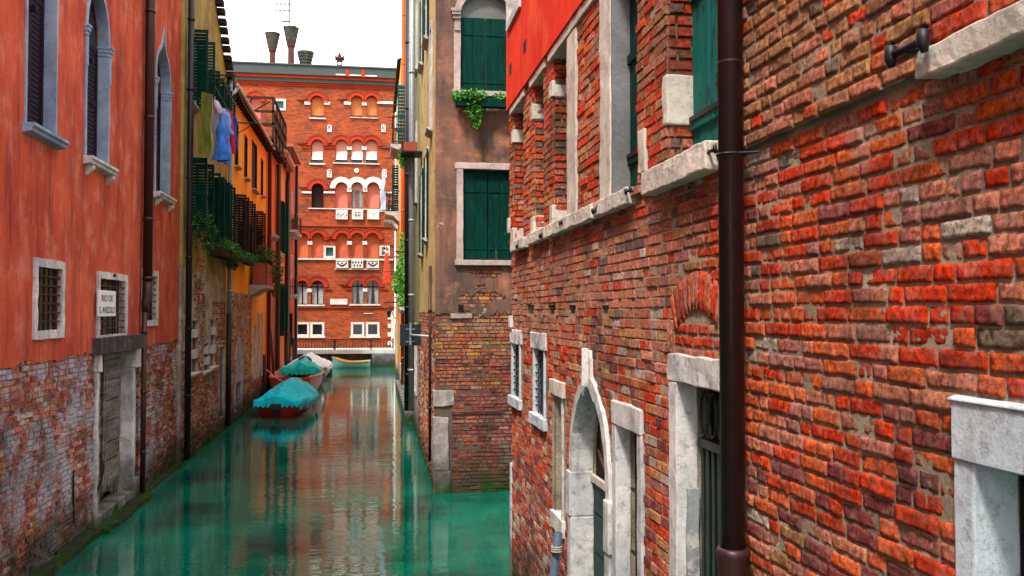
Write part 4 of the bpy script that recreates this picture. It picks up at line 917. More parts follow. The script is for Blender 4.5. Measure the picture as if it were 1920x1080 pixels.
# ================================================================== G  houses further along the right bank
def gfac(name, label, u0, u1, z1, wins, mat, d=0., zb=None, bmat=None, frame='stone'):
    b = facade(name, label, FG, u0, u1, z1, [Op(*w[:4], dep=.2) for w in wins], mat, 7, zb, bmat, d)
    for w in wins:
        g_ = w[4] if len(w) > 4 else 'dark'; f = window_part(b, FG, Op(*w[:4], dep=.2), M[frame], .09, .03, step=None, jit=0, base=d, glass=g_)
        if w[2] > 3: mb = MB(); sill(mb, FG, w[0]-.15, w[1]+.15, w[2], .16, .1, 0, d); mb.build('window_sill', M['stone'], f)
    return b
bG1 = gfac('sage_house', 'sage and rust plaster house squeezed behind the corner house, with a black downpipe', WY+.02, 10.9, 14.5,
           [(8.0, 8.6, 6.5, 8.6), (9.6, 10.2, 6.5, 8.6), (8.0, 8.6, 10.2, 12.2), (8.0, 8.8, 1.2, 3.0)], M['stGg'], .0, 2.4, M['moA'])
vpipe(bG1, FG, 8.9, .6, 14.4, .11, M['pipek'], .2)
bG2 = gfac('orange_tall_house', 'tall deep orange house with piers standing in the water, right of the far palace', 10.92, 24.5, 19.5,
           [(12.2, 12.8, 5.2, 7.3), (15.0, 15.6, 5.2, 7.3), (12.2, 12.8, 9.2, 11.2, 'green'), (15.0, 15.6, 9.2, 11.2), (18.5, 19.2, 9.2, 11.4), (12.2, 12.8, 13.4, 15.4), (12.0, 13.0, .5, 3.4, 'void'), (14.4, 15.4, .5, 3.4, 'void'), (17.3, 18.4, .5, 3.4, 'void'), (20.6, 21.8, .5, 3.4, 'void')], M['stG'], .02, .55, M['stone'])
for u in (12.6, 17.2): vpipe(bG2, FG, u+.9, .6, 19, .06, M['stG'], .1)
mb = MB()
for u in (13.4, 15.8, 18.9, 22.3): mb.box(FG, u, u+.9, -.6, 1.15, -.1, .09, .25)
mb.box(FG, 10.95, 24.45, -.6, .32, -.1, .22, .4); mb.jitter(.03, 4); mb.build('pier_base', M['stone'], bG2, bevel=.01)
bG3 = gfac('yellow_tall_house', 'yellow house edge with balconies, last on the right bank beside the palace', 24.52, 35.6, 15.0,
           [(27, 27.9, 8.2, 10.6), (31, 31.9, 8.2, 10.6), (27, 27.9, 12.4, 14.6), (31, 31.9, 12.4, 14.6), (27, 27.9, 4.2, 6.4), (31, 31.9, 4.2, 6.4), (30, 31, .6, 2.9)], M['stGy'], .04, .55, M['stone'])
mb = MB(); mb.box(FG, 24.5, 35.7, 15.0, 15.06, -6, .12); mb.tube([FG.P(24.4, 14.95, .17), FG.P(35.7, 14.95, .17)], .05, 8); mb.build('roof', M['timber'], bG3)
mb = MB(); mb.box(FG, 10.9, 24.5, 19.5, 19.65, -6, .35); mb.build('roof', M['tile'], bG2)
for k in range(9): mb = MB(); u = 24.9+k*1.2; mb.box(FG, u, u+.14, 14.85, 14.99, .0, .10); mb.build('rafter_end', M['timber'], bG3)
def balcony(parent, u0, u1, z, out, d=0.):
    mb = MB(); mb.prism(FG.sub(0, z, d, (0, 0, 1), (1, 0, 0)), [(-.05, 0), (out+.06, 0), (out+.06, -.09), (out-.02, -.14), (out*.5, -.2), (.05, -.45), (-.05, -.5)], u0, u1); s_ = mb.build('balcony_slab', M['stone'], parent)
    mb = MB(); q = FG.sub(0, 0, d+out-.02, (1, 0, 0), (0, 0, 1)); n_ = int((u1-u0)/.16); grille(mb, q, u0, u1, z, z+.95, -.02, n_, 1, .025); mb.box(q, u0, u1, z+.95, z+.99, -.03, .03)
    for uu in (u0, u1):
        q = FG.sub(uu, 0, d, (0, 0, 1), (1, 0, 0)); grille(mb, q, 0, out, z, z+.95, -.01, max(2, int(out/.16)), 1, .025); mb.box(q, 0, out, z+.95, z+.99, -.02, .03)
    mb.build('balcony_railing', M['iron'], s_)
balcony(bG3, 26.4, 28.4, 8.2, .62, .04); balcony(bG3, 30.4, 32.4, 8.2, .62, .04); balcony(bG2, 14.3, 16.4, 9.2, .55, .02)
for (u, z0, z1) in ((14.9, 9.25, uv(FG, 755, 268)[1]*.0+11.4), (27.0, 8.3, 10.5)):
    mb = MB(); panel_shutter(mb, FG, u, z0, z1, .34, 86, .05, .04, .12, 1); mb.build('louvred_shutter', M['teal'] if u < 20 else M['green'], bG2 if u < 20 else bG3)
# drying rods out from the walls
for b_, L_, r_ in ((bG2, ((13, 9.6), (16, 9.6), (13, 5.4), (16, 5.4)), .024), (bG3, ((28.5, 13.8), (31.5, 13.8), (28.5, 11.6), (31.5, 11.6), (26, 5.3), (29, 5.3), (28, 3.9), (31, 3.9)), .025)):
    for u, z in L_: mb = MB(); mb.tube([FG.P(u, z, 0), FG.P(u, z, .5 if r_ < .0245 else .7)], r_, 6); mb.build('drying_rod', M['iron'], b_)
# ================================================================== far brick palace
def m_palace():
    t = NT('palace_brick'); cb = t.n('ShaderNodeCombineXYZ'); t.set(cb.inputs[0], t.xyz(0)); t.set(cb.inputs[1], t.xyz(2))
    b = t.n('ShaderNodeTexBrick'); t.set(b.inputs['Vector'], cb.outputs[0]); b.inputs['Scale'].default_value = 1; b.inputs['Brick Width'].default_value = .27; b.inputs['Row Height'].default_value = .085
    b.inputs['Mortar Size'].default_value = .012; b.inputs['Bias'].default_value = -.1
    t.set(b.inputs['Color1'], (.36, .046, .011)); t.set(b.inputs['Color2'], (.10, .016, .008)); t.set(b.inputs['Mortar'], (.28, .10, .05))
    c = t.mix(t.rng(t.noise(.55, 7, .7, (1, 1, 1.3)), .46, .66, 0, .9), b.outputs[0], (.085, .035, .022))
    c = t.mix(t.rng(t.noise(1.4, 7, .7, (.7, 1, 4)), .50, .72, 0, .7), c, (.46, .095, .025))
    c = t.mix(t.rng(t.noise(5, 6, .7, (.6, 1, 5)), .55, .7, 0, .6), c, (.40, .14, .07)); c = algae(t, c)
    return t.fin(c, .9, t.bump(b.outputs['Fac'], .3, .03))
M['pal'] = m_palace(); M['ring'] = m_plaster('arch_brick_red', (.38, .038, .012), (.30, .03, .010), None, .4, (.18, .03, .02), grime=False)
M['b_or'] = m_plain('blind_orange', (.58, .18, .055), .8, 0, .12); M['b_pk'] = m_plain('blind_pink', (.66, .28, .19), .8, 0, .12); M['b_cr'] = m_plain('blind_cream', (.85, .68, .55), .8, 0, .12)
M['p_pk'] = m_plaster('panel_rose', (.64, .19, .14), (.56, .16, .11), None, .3, (.4, .1, .08), grime=False); M['p_or'] = m_plaster('panel_orange', (.60, .15, .07), (.50, .115, .05), None, .4, (.3, .06, .04), grime=False)
M['curt'] = m_plain('curtain_white', (.55, .6, .6), .9, 0, .4); M['tealg'] = m_plain('pane_teal', (.03, .10, .11), .2, 0, .2)
pu = lambda px, py=400: uv(FP, px, py)
bP = thing('brick_palace', 'tall red brick palace with rows of round-arched windows closing the far end of the canal', 'palace', (-2, 60, 0))
def pop(x0, x1, ytop, ybot, kind='round', dep=.35):
    u0, z0 = pu(x0, ybot); u1, z1 = pu(x1, ytop)
    if kind: h = (u1-u0)/2; return Op(u0, u1, z0, z1-h, kind, h, dep)
    return Op(u0, u1, z0, z1, dep=dep)
rows = []   # (op, style)
for x0, x1 in ((582.5, 607), (658, 680), (686.5, 707)): rows.append((pop(x0, x1, 180, 218), 'or'))
rows.append((pop(469, 489, 180, 222), 'pkr'))
for x0, x1 in ((583.5, 606), (629, 652), (658, 681), (685, 708)): rows.append((pop(x0, x1, 262, 306), 'cr'))
rows.append((pop(584, 607, 344, 390), 'brown'))
for x0, x1, s in ((628.5, 652, 'rose'), (658, 681, 'french'), (688, 711.5, 'rose')): rows.append((pop(x0, x1, 342, 390), s))
for x0, x1 in ((556, 578), (584, 608), (630, 652.5), (658, 681), (687, 710)): rows.append((pop(x0, x1, 437, 484), 'po'))
for x0, x1 in ((556, 577), (583, 607), (660, 681.5), (687.5, 711)): rows.append((pop(x0, x1, 526, 571), 'cur'))
for x0, x1 in ((558, 576), (586, 604), (662, 679), (690, 707.5)): rows.append((pop(x0, x1, 608, 627, None, .2), 'sq'))
rows.append((pop(519, 532, 190, 203, None, .2), 'sqb')); rows.append((pop(611, 625, 464, 480, None, .15), 'sqt'))
PX0, PX1 = -9.5, 1.72; PT = pu(600, 131)[1]
sx = pu(727, 600)[0]
mb = MB(); sheet(mb, FP, PX0, PX1, -1, PT, [o for o, s in rows]); P = FP.P
for u in (PX0, PX1): mb.poly([P(u, -1), P(u, PT), P(u, PT, -12), P(u, -1, -12)])
mb.poly([P(PX0, PT), P(PX1, PT), P(PX1, PT, -12), P(PX0, PT, -12)])
for o, s in rows: reveal(mb, FP, o, 0, .4)
mb.build('brick_wall', M['pal'], bP, recalc=False)
mb = MB(); mb.box(FP, PX0+.05, PX1-.05, -.9, PT-.1, -11.9, -.6); mb.build('inner_wall', M['void'], bP)
pcol = {'or': 'b_or', 'pkr': 'p_pk', 'cr': 'b_cr', 'brown': 'brown', 'rose': 'p_pk', 'french': 'b_pk', 'po': 'p_or', 'cur': 'dark', 'sq': 'dark', 'sqb': 'tealg', 'sqt': 'tealg'}
RK = [0]
def lim(o):
    m = (o.u0+o.u1)/2; a, b = -99, 99
    for p_, s_ in rows:
        n_ = (p_.u0+p_.u1)/2
        if p_ is o or not p_.kind or abs(p_.zs-o.zs) > .4 or abs(n_-m) > 1.4: continue
        if n_ < m: a = max(a, (n_+m)/2)
        else: b = min(b, (n_+m)/2)
    return a, b
def ring(mb, o, w, proud, step=.25): RK[0] = (RK[0]+1) % 3; surround(mb, FP, [(o.u0, o.zs-.02)]+o.arch()+[(o.u1, o.zs-.02)], w, proud+.006*RK[0], .02, clamp=lim(o))
for o, s in rows:
    if o.kind:
        mb = MB(); white = s in ('rose', 'french')
        if white: ring(mb, o, .34, .12); f = mb.build('window_arch', M['stonew'], bP)
        else: ring(mb, o, .26, .09); surround(mb, FP, offset([(o.u0, o.zs)]+o.arch()+[(o.u1, o.zs)], .25), .05, .13+.006*RK[0], .02, clamp=lim(o)); f = mb.build('window_arch', M['ring'], bP)
        if not white:
            mb = MB(); surround(mb, FP, offset([(o.u0, o.zs)]+o.arch()+[(o.u1, o.zs)], .31), .05, .03+.006*RK[0], .02, clamp=lim(o)); mb.build('dark_moulding', M['stoned'], f)
    else: 
        mb = MB(); p = [((o.u0+o.u1)/2, o.z0)]+o.path()+[((o.u0+o.u1)/2, o.z0)]; surround(mb, FP, p, .14, .07, .2); f = mb.build('window_frame', M['stonew'], bP)
    if s in ('or', 'cr'):                          # blinds stop short of the sill; dark glass under them
        h = (o.top-o.z0); zb_ = o.z0+h*(.10 if s == 'or' else .16); pane(FP, o, .34, 'pane', M['dark'], f)
        q = Op(o.u0+.02, o.u1-.02, zb_, o.zs, 'round', o.rise)
        mb = MB(); mb.poly([FP.P(a, b, -.30) for a, b in q.path()]); mb.build('blind', M['b_or' if s == 'or' else 'b_pk'], f)
        mb = MB(); mb.prism(FP.sub(0, zb_, -.29, (0, 0, 1), (1, 0, 0)), [(0, h*.34), (.24, -.02), (.27, 0), (.03, h*.36)], o.u0+.04, o.u1-.04) if s == 'cr' else mb.box(FP, o.u0+.03, o.u1-.03, zb_-.02, zb_+.03, -.3, -.24)
        mb.build('awning', M['b_cr' if s == 'cr' else 'b_or'], f)
    else:
        pane(FP, o, o.dep-.06, 'pane', M[pcol[s]], f)
    if s in ('cur', 'french'):
        R = random.Random(int(o.u0*10)); mb = MB(); w = o.u1-o.u0; zt_ = o.zs+.15 if s == 'cur' else o.zs-.1
        if s == 'french': mb.box(FP, o.u0+.05, o.u1-.05, o.z0, zt_, -.285, -.27); mb.build('glass_door', M['tealg'], f); mb = MB()
        spans = ((.06, .44), (.56, .94)) if s == 'cur' else ((.1, .36), (.62, .9))
        for a, b in spans:
            n = 14
            for k in range(n):
                ua, ub = o.u0+w*(a+(b-a)*k/n), o.u0+w*(a+(b-a)*(k+1)/n); da, db = (-.26+.03*math.sin(k*1.9), -.26+.03*math.sin((k+1)*1.9))
                m0 = o.u0+w*(a if a < .5 else b); sq_ = .62
                la, lb = (m0+(ua-m0)*sq_, m0+(ub-m0)*sq_) if s == 'cur' and o.u0 > -2 else (ua, ub)
                mb.poly([FP.P(la, o.z0+.05, da), FP.P(lb, o.z0+.05, db), FP.P(ub, zt_, db), FP.P(ua, zt_, da)])
        mb.build('curtain', M['curt'], f)
        if s == 'french': mb = MB(); mb.box(FP, (o.u0+o.u1)/2-.12, (o.u0+o.u1)/2+.12, o.z0, zt_, -.26, -.235); mb.build('door_stile', m_plain('door_plum', (.22, .07, .06), .5), f)
    if s == 'cur': mb = MB(); mb.box(FP, (o.u0+o.u1)/2-.03, (o.u0+o.u1)/2+.03, o.z0, o.top-.05, -.24, -.2); mb.box(FP, o.u0, o.u1, o.zs-.04, o.zs+.03, -.24, -.2); mb.build('mullion', M['brown'], f)
    if s in ('sq',): mb = MB(); mb.box(FP, o.u0-.2, o.u1+.2, o.z0-.22, o.z0-.12, 0, .1); mb.build('window_sill', M['stonew'], f)
def band(x0, x1, y0, y1, d=.12, mat='stonew', name='stone_band'):
    u0, z1 = pu(x0, y0); u1, z0 = pu(x1, y1); mb = MB(); mb.box(FP, u0, u1, z0, z1, -.02, d); return mb.build(name, M[mat], bP)
for a in ((571, 582, 191, 197), (607.5, 619, 191, 197), (645, 658, 191, 197), (707, 737, 190, 196), (580, 611, 221, 224), (656, 709, 220, 223), (580, 610, 306, 309.5), (624, 712, 305, 309), (566, 584, 359, 363), (607, 628, 359, 363), (712, 737, 359, 363), (578, 737, 390, 394.5), (554, 737, 484, 488.5), (628, 712, 503.5, 506), (553, 609, 571, 574), (655, 713, 570, 573)): band(*a)
for a in ((566, 583, 276.5, 278.5), (607, 629, 276.5, 278.5), (709, 737, 276.5, 278.5), (553, 737, 424, 426), (608, 630, 458, 460), (711, 737, 458, 460), (608, 622, 541, 543), (648, 660, 541, 543), (711, 727, 541, 543), (553, 737, 576, 577.5)): band(*a, d=.1, mat='ring', name='string_course')
band(619, 651.5, 560.5, 571, .08, name='wall_plaque'); band(682, 699, 587, 588.5, .05, name='wall_plaque')
def colonnette(x, ytop, ybot):
    u, z1 = pu(x, ytop); z0 = pu(x, ybot)[1]; mb = MB(); c = FP.P(u, 0, -.12)
    mb.lathe(c, [(.12, z0), (.12, z0+.12), (.075, z0+.2), (.065, z1-.35), (.10, z1-.27), (.07, z1-.24)], 12); mb.box(FP, u-.15, u+.15, z1-.24, z1, -.28, .06)
    mb.build('colonnette', M['stonew'], bP, bevel=0)
for x, a, b in ((683.2, 191, 220), (655, 274, 306), (683, 274, 306), (655, 353, 391), (684.5, 353, 391), (581, 452, 485), (655.3, 452, 485), (684, 452, 485), (580, 541, 572), (684.5, 540, 571)): colonnette(x, a, b)
def pierced(x0, x1, y0, y1, kind):
    u0, z1 = pu(x0, y0); u1, z0 = pu(x1, y1); mb = MB(); mb.box(FP, u0, u1, z0, z1, .02, .20); f = mb.build('balustrade_panel', M['stonew'], bP, bevel=.01); mb = MB(); w = u1-u0; h = z1-z0
    def disc(cx, cz, rx, rz, n=10): mb.poly([FP.P(u0+w*cx+rx*w*math.cos(2*math.pi*k/n), z0+h*cz+rz*h*math.sin(2*math.pi*k/n), .204) for k in range(n)])
    if kind == 0:
        for k in range(7): disc(.1+.8*k/6, .45+.13*math.sin(k*2.1), .035, .12); disc(.15+.7*k/6, .62-.1*math.sin(k*2.1), .025, .06)
    if kind == 1:
        for cx in (.3, .42, .58, .7): disc(cx, .42, .04, .15); disc(cx, .72, .04, .1)
    if kind == 2:
        for k in range(5): disc(.2+.6*k/4, .6+.1*math.cos(k*1.57), .035, .06)
    if kind == 3:
        for k in range(9): disc(.1+.8*k/8, .86, .04, .08); disc(.15+.7*k/8, .62-.34*math.sin(math.pi*k/8), .06, .12)
        disc(.5, .6, .07, .14)
    if kind == 4:
        for k in range(4): disc(.14+.24*k, .72, .07, .17)
        for k in range(3): disc(.26+.24*k, .32, .07, .15)
    mb.build('carved_openings', M['void'], f)
pierced(630, 652, 394, 412, 0); pierced(660, 681, 394, 412, 1); pierced(688.5, 711, 394, 412, 2); pierced(630, 653, 488, 503, 3); pierced(659, 681, 488, 503, 4); pierced(687.5, 710.5, 488, 503, 3)
for i, (x0, x1, y0, y1) in enumerate(((613.5, 622, 234, 248), (715, 723, 233, 248), (613, 622, 317, 333), (716, 725, 317, 333), (711.5, 731, 460, 480))):
    u0, z1 = pu(x0, y0); u1, z0 = pu(x1, y1); mb = MB(); h = (u1-u0)/2
    if i < 4: o = Op(u0, u1, z0, z1-h, 'round', h); mb.prism(FP, o.path(), -.01, .08)
    else: mb.box(FP, u0, u1, z0, z1, -.01, .08)
    f = mb.build('carved_relief', M['stonew'], bP); R = random.Random(i); mb = MB()
    for k in range(9 if i < 4 else 34):
        a, b = R.uniform(.2, .8), R.uniform(.15, .85); r_ = R.uniform(.05, .1); mb.tube([FP.P(u0+(u1-u0)*a, z0+(z1-z0)*b, .07), FP.P(u0+(u1-u0)*min(.85, max(.15, a+R.uniform(-.2, .2))), z0+(z1-z0)*min(.88, max(.12, b+R.uniform(-.15, .15))), .09)], .028, 5)
    mb.build('carving', M['stoned'], f)
u, z = pu(668.5, 320); mb = MB(); mb.prism(FP, [(u+.16*math.cos(k*.5236), z+.16*math.sin(k*.5236)) for k in range(12)], -.01, .08); mb.build('stone_disc', M['stonew'], bP)
# white toothed stone corner at street level
mb = MB(); z = pu(730, 655)[1]; k = 0
while z < pu(730, 585)[1]: mb.box(FP, sx+(0 if k % 2 else .22), PX1+.02, z, z+.28, -.02, .06); z += .28; k += 1
mb.build('quoin', M['stonew'], bP)
# cornice: dentils, lead bands, parapet lights
mb = MB(); zc = pu(600, 158)[1]
mb.box(FP, PX0, PX1, pu(600, 160)[1], pu(600, 157)[1], 0, .12); mb.box(FP, PX0, PX1, pu(600, 149)[1], pu(600, 144.5)[1], 0, .28)
n = 90
for k in range(n): u = PX0+(PX1-PX0)*k/n; mb.box(FP, u, u+.07, pu(600, 164)[1], pu(600, 160)[1], 0, .10); mb.box(FP, u, u+.07, pu(600, 147)[1]-.12, pu(600, 149)[1]+.01, .2, .34)
mb.build('dentil_course', M['ring'], bP)
mb = MB(); mb.box(FP, PX0, PX1+.05, pu(600, 157)[1], pu(600, 149)[1], 0, .22); mb.box(FP, PX0, PX1+.1, pu(600, 144.5)[1], PT+.12, -12, .42); mb.box(FP, PX0, PX1+.12, PT+.12, PT+.22, -12, .5); mb.build('cornice', M['slate'], bP, bevel=.01)
mb = MB(); mb.box(FP, pu(630, 140)[0], pu(707, 140)[0], pu(700, 147)[1], pu(700, 144.6)[1], .3, .47); mb.build('stone_band', M['stonew'], bP)
for x in (652, 681): mb = MB(); u = pu(x, 140)[0]; mb.box(FP, u-.12, u+.12, pu(600, 145)[1], pu(600, 132)[1], .3, .48); mb.build('brick_pier', M['ring'], bP)
# roof hump and chimneys
cz = PT+.2; M['chb'] = m_plain('chimney_brick', (.10, .028, .02), .9)
mb = MB(); cdz = uv(FP, 491, 121, -3)[1]-cz; c = FP.P(uv(FP, 490, 130, -3)[0], cz, -3); mb.lathe(c, [(1.75, cdz-.66), (1.5, cdz-.42), (.95, cdz-.18), (.35, cdz-.04), (.1, cdz+.04), (.02, cdz+.2)], 28); mb.lathe(c, [(1.75, 0), (1.75, cdz-.66)], 28); mb.build('roof_dome', m_plain('roof_dark_tile', (.10, .05, .035), .85), bP)
def chimney(x, ytop, w_top, r_shaft, hcup, mat2='slate', banded=False):
    u, zt_ = uv(FP, x, ytop, -1.2); mb = MB(); c = FP.P(u, 0, -1.2); zc_ = zt_-hcup
    mb.lathe(c, [(r_shaft*1.05, cz-.3), (r_shaft, zc_-.55), (r_shaft, zc_-.35), (r_shaft*1.35, zc_-.2), (r_shaft*1.5, zc_)], 18)
    f = mb.build('chimney', M['chb'], bP); mb = MB(); rb = w_top*.62
    prof = [(rb, zc_), (w_top, zt_-.05), (w_top*1.04, zt_-.04), (w_top*1.04, zt_), (w_top*.9, zt_), (w_top*.8, zt_-.4)]
    mb.lathe(c, prof, 24)
    if banded:
        for k in range(4): z = zc_+.15+hcup*k/4.6; r_ = rb+(w_top-rb)*((z-zc_)/hcup); mb.lathe(c, [(r_+.01, z), (r_+.05, z+.03), (r_+.05, z+.10), (r_+.01, z+.13)], 24)
    mb.build('chimney_pot', m_stone('chimney_render', (.055, .055, .04), (.028, .028, .022), .6, grime=False) if 'cr' not in globals() else cr, f, smooth=False)
cr = m_stone('chimney_render', (.055, .055, .04), (.028, .028, .022), .6, grime=False)
chimney(511, 63, .48, .19, .95); chimney(546, 53, .50, .20, 1.0); chimney(573, 98, .53, .30, .92, banded=True)
mb = MB(); u = pu(636, 120)[0]; q = FP.sub(u, 0, -1, (1, 0, 0), (0, 0, 1)); z0 = cz-.2; z1 = uv(FP, 636, 108, -1)[1]
mb.box(q, -.17, .17, z0, z1-.5, -.17, .17)
for a, b in ((-.17, -.17), (.1, -.17), (-.17, .1), (.1, .1)): mb.box(q, a, a+.07, z1-.5, z1-.25, b, b+.07)
mb.box(q, -.2, .2, z1-.25, z1-.12, -.2, .2); mb.box(q, -.3, .3, z1-.12, z1, -.3, .3)
for k in range(4):
    for s in (-.3, .22): mb.box(q, -.3+.17*k, -.22+.17*k, z1, z1+.08, s, s+.08)
mb.prism(q, [(-.14, z1), (.14, z1), (0, z1+.42)], -.12, .12); mb.build('chimney', M['chb'], bP)
an = thing('tv_antenna', 'thin metal television aerial standing above the taller flared chimney', 'antenna', FP.P(pu(540, 50)[0], pu(540, 53)[1], -1.2))
u = pu(539, 50)[0]; q = FP; mb = MB(); zt_ = pu(539, 53)[1]
mb.tube([q.P(u, zt_-.3, -1.2), q.P(u, zt_+2.4, -1.2)], .05, 6); mb.build('mast', M['iron'], an)
mb = MB()
for z, l, s in ((2.0, .85, 1), (1.55, .9, 1), (.85, .45, -1)):
    mb.tube([q.P(u+.08, zt_+z, -1.2), q.P(u-l, zt_+z-.12, -1.0)], .04, 5)
    for k in range(4): a = u-l*k/3.2; mb.tube([q.P(a, zt_+z-.12*k/3.2, -1.5), q.P(a, zt_+z-.12*k/3.2, -.7)], .025, 5)
mb.tube([q.P(u-.45, zt_+.45, -1.1), q.P(u+.5, zt_+.55, -1.2)], .035, 5)
mb.build('aerial_rods', M['iron'], an)
# ================================================================== bridge across the end of the canal
br = thing('footbridge', 'low white stone footbridge with a black iron railing in front of the far brick palace', 'bridge', (-1.5, 58, 0))
FR = Fr((0, 57.3, 0), (1, 0, 0), (0, -1, 0)); w0, z0 = uv(FR, 549, 668); w1, z1 = uv(FR, 739, 655)
mb = MB(); mb.box(FR, w0-.4, w1+.3, z0+.12, z1, -2.68, 0, .5); mb.jitter(.01, 3); mb.build('deck', M['stonew'], br, bevel=.02)
mb = MB(); mb.box(FR, w0-.4, w1+.3, -1, z0+.119, -2.68, -.25, .5); mb.build('abutment', M['stoned'], br)
mb = MB(); xb = uv(FR, 697, 670)[0]; mb.box(FR, xb, w1+.3, -1, z0+.10, -.25, .25, .3); mb.jitter(.03, 3); mb.build('abutment_block', m_stone('stone_wet_blue', (.2, .24, .3), (.08, .09, .11), .6), br, bevel=.02)
zr = uv(FR, 640, 637)[1]; px_ = [552, 626, 628.5, 694, 697, 737]
for x in px_: mb = MB(); u = uv(FR, x, 645)[0]; mb.box(FR, u-.035, u+.035, z1, zr+.06, -.12, -.05); mb.build('railing_post', M['iron'], br)
spans = ((552, 626), (628.5, 694), (697, 737))
for a, b in spans:
    u0, u1 = uv(FR, a, 645)[0], uv(FR, b, 645)[0]; mb = MB()
    mb.box(FR, u0, u1, zr, zr+.045, -.11, -.06); mb.box(FR, u0, u1, z1+.1, z1+.13, -.10, -.07); mb.box(FR, u0, u1, zr-.10, zr-.07, -.10, -.07)
    n = int((u1-u0)/.17)
    for k in range(n):
        c = u0+(u1-u0)*(k+.5)/n; h = zr-.1-z1-.13; r_ = .07
        mb.tube([FR.P(c+r_*math.cos(t*math.pi/5), z1+.13+h*.5+h*.48*math.sin(t*math.pi/5), -.085) for t in range(11)], .011, 4)
        mb.tube([FR.P(c+.085, z1, -.085), FR.P(c+.085, zr, -.085)], .009, 4)
    mb.build('railing_panel', M['iron'], br)
# ================================================================== boats
def hull(mb, q, L, B, Hs, bow=.35, stern=.7, rise=.25, n=16, zk=-.25):
    """closed hull in frame q: u along length (stern 0, bow L), d across, z up; returns gunwale points"""
    rings = []; gl = []; gr = []
    for i in range(n+1):
        t = i/n; w = B/2*(stern+(1-stern)*math.sin(min(1, t/.45)*math.pi/2)) if t < .45 else B/2*(1-((t-.45)/.55)**2.3)**.7 if t < 1 else .02
        w = max(w, .025); zs = Hs+rise*max(0, (t-.5)/.5)**2+.06*max(0, (.3-t)/.3); u = L*t+ (.12 if i == n else 0)
        r_ = [q.P(u, zs, w), q.P(u, zs*.45, w*.93), q.P(u, -.02, w*.72), q.P(u, zk, w*.3), q.P(u, zk, -w*.3), q.P(u, -.02, -w*.72), q.P(u, zs*.45, -w*.93), q.P(u, zs, -w)]
        rings.append(r_); gl.append((u, w, zs))
    vs = [p for r_ in rings for p in r_]; fs = [(i*8+k, i*8+k+1, (i+1)*8+k+1, (i+1)*8+k) for i in range(n) for k in range(7)]
    fs += [tuple(range(8)), tuple(range(n*8, n*8+8))]; mb.add(vs, fs); return gl
def inner(mb, q, gl, th=.06, depth=.4):
    n = len(gl); vs = []; fs = []
    for u, w, z in gl:
        wi = max(.01, w-th); vs += [q.P(u, z, w), q.P(u, z+.01, wi), q.P(u, z-depth, wi*.75), q.P(u, z-depth, -wi*.75), q.P(u, z+.01, -wi), q.P(u, z, -w)]
    for i in range(n-1):
        for k in range(5): fs.append((i*6+k, i*6+k+1, (i+1)*6+k+1, (i+1)*6+k))
    mb.add(vs, fs)
def rail(mb, q, gl, r=.03):
    for s in (1, -1): mb.tube([q.P(u, z, s*w) for u, w, z in gl], r, 6)
def bframe(p_stern, p_bow):
    a, b = V((*p_stern, 0)), V((*p_bow, 0)); U = (b-a).normalized(); return Fr(a, U, (-U.y, U.x, 0)), (b-a).length
def tarp(mb, q, gl, ridge, drop=.16, t0=0., t1=1., seed=0, nx=80, na=30, over=.07, amp=.05):
    n = len(gl)-1; vs = []; nx += 1
    for i_ in range(nx+1):
        i = max(0, i_-1)*nx/(nx-1)
        t = t0+(t1-t0)*i/nx; f_ = t*n; k = min(n-1, int(f_)); r_ = f_-k
        u, w, z = (gl[k][j]+(gl[k+1][j]-gl[k][j])*r_ for j in range(3)); rh = ridge(t)
        for j in range(na+1):
            s = -1+2*j/na; e = abs(s)
            if e > .88: k2 = (e-.88)/.12; d = (w+over)*(1 if s > 0 else -1); zz = z+.02-drop*k2*(1+.35*math.sin(t*31+seed))
            else:
                k2 = e/.88; d = (w+over)*k2*(1 if s > 0 else -1); sag = .35*math.sin(k2*math.pi)*rh*.35
                zz = z+.03+rh*(1-k2**1.15)-sag+amp*.9*math.sin(t*38+s*5+seed)*k2*(1-k2)*2+amp*noise.noise(V((t*7, s*3, seed)))+amp*.5*noise.noise(V((t*22+s*8, s*9, seed)))-.028*abs(math.sin(t*17+e*6+seed))*(1-k2)+.02*noise.noise(V((t*60, s*5, seed)))
            vs.append(q.P(u-.05-.03*math.sin(j*1.7), z-.14-.05*math.sin(j*2.3), d) if i_ == 0 else q.P(u-(.05 if i_ == 1 else 0), zz, d))
    mb.add(vs, [(i*(na+1)+j, i*(na+1)+j+1, (i+1)*(na+1)+j+1, (i+1)*(na+1)+j) for i in range(nx) for j in range(na)])
    return [[vs[i*(na+1)+j]+V((0, 0, .014)) for j in range(na+1)] for i in (int(nx*.2), int(nx*.42), int(nx*.66), int(nx*.86))]
def m_tarp(name, c, c2, rough=.35):
    t = NT(name); cc = t.mix(t.rng(t.noise(3, 5, .6), .35, .65), c, c2); cc = t.mix(t.rng(t.noise(9, 6, .7), .6, .75, 0, .5), cc, tuple(x*.5 for x in c2))
    return t.fin(cc, rough, t.bump(t.noise(5, 6, .65, (3, 1, 1)), .8, .05))
M['tteal'] = m_tarp('tarp_turquoise', (.0, .66, .76), (.0, .48, .58), .5); M['tgrn'] = m_tarp('tarp_aqua', (.02, .60, .52), (.0, .42, .38)); M['twht'] = m_tarp('tarp_white', (.88, .90, .92), (.72, .78, .84), .5); M['tblu'] = m_tarp('cover_blue', (.01, .06, .42), (.01, .04, .3), .5)
M['hred'] = m_plain('hull_red', (.34, .018, .012), .3); M['hwood'] = m_plain('hull_varnished_red', (.60, .06, .015), .35); M['hwht'] = m_plain('hull_pale_green', (.34, .50, .46), .4); M['hdrk'] = m_plain('hull_dark', (.03, .035, .04), .4); M['hgrn'] = m_plain('hull_mint', (.25, .62, .52), .4)
M['hyel'] = m_plain('gunwale_yellow', (.62, .36, .07), .4)
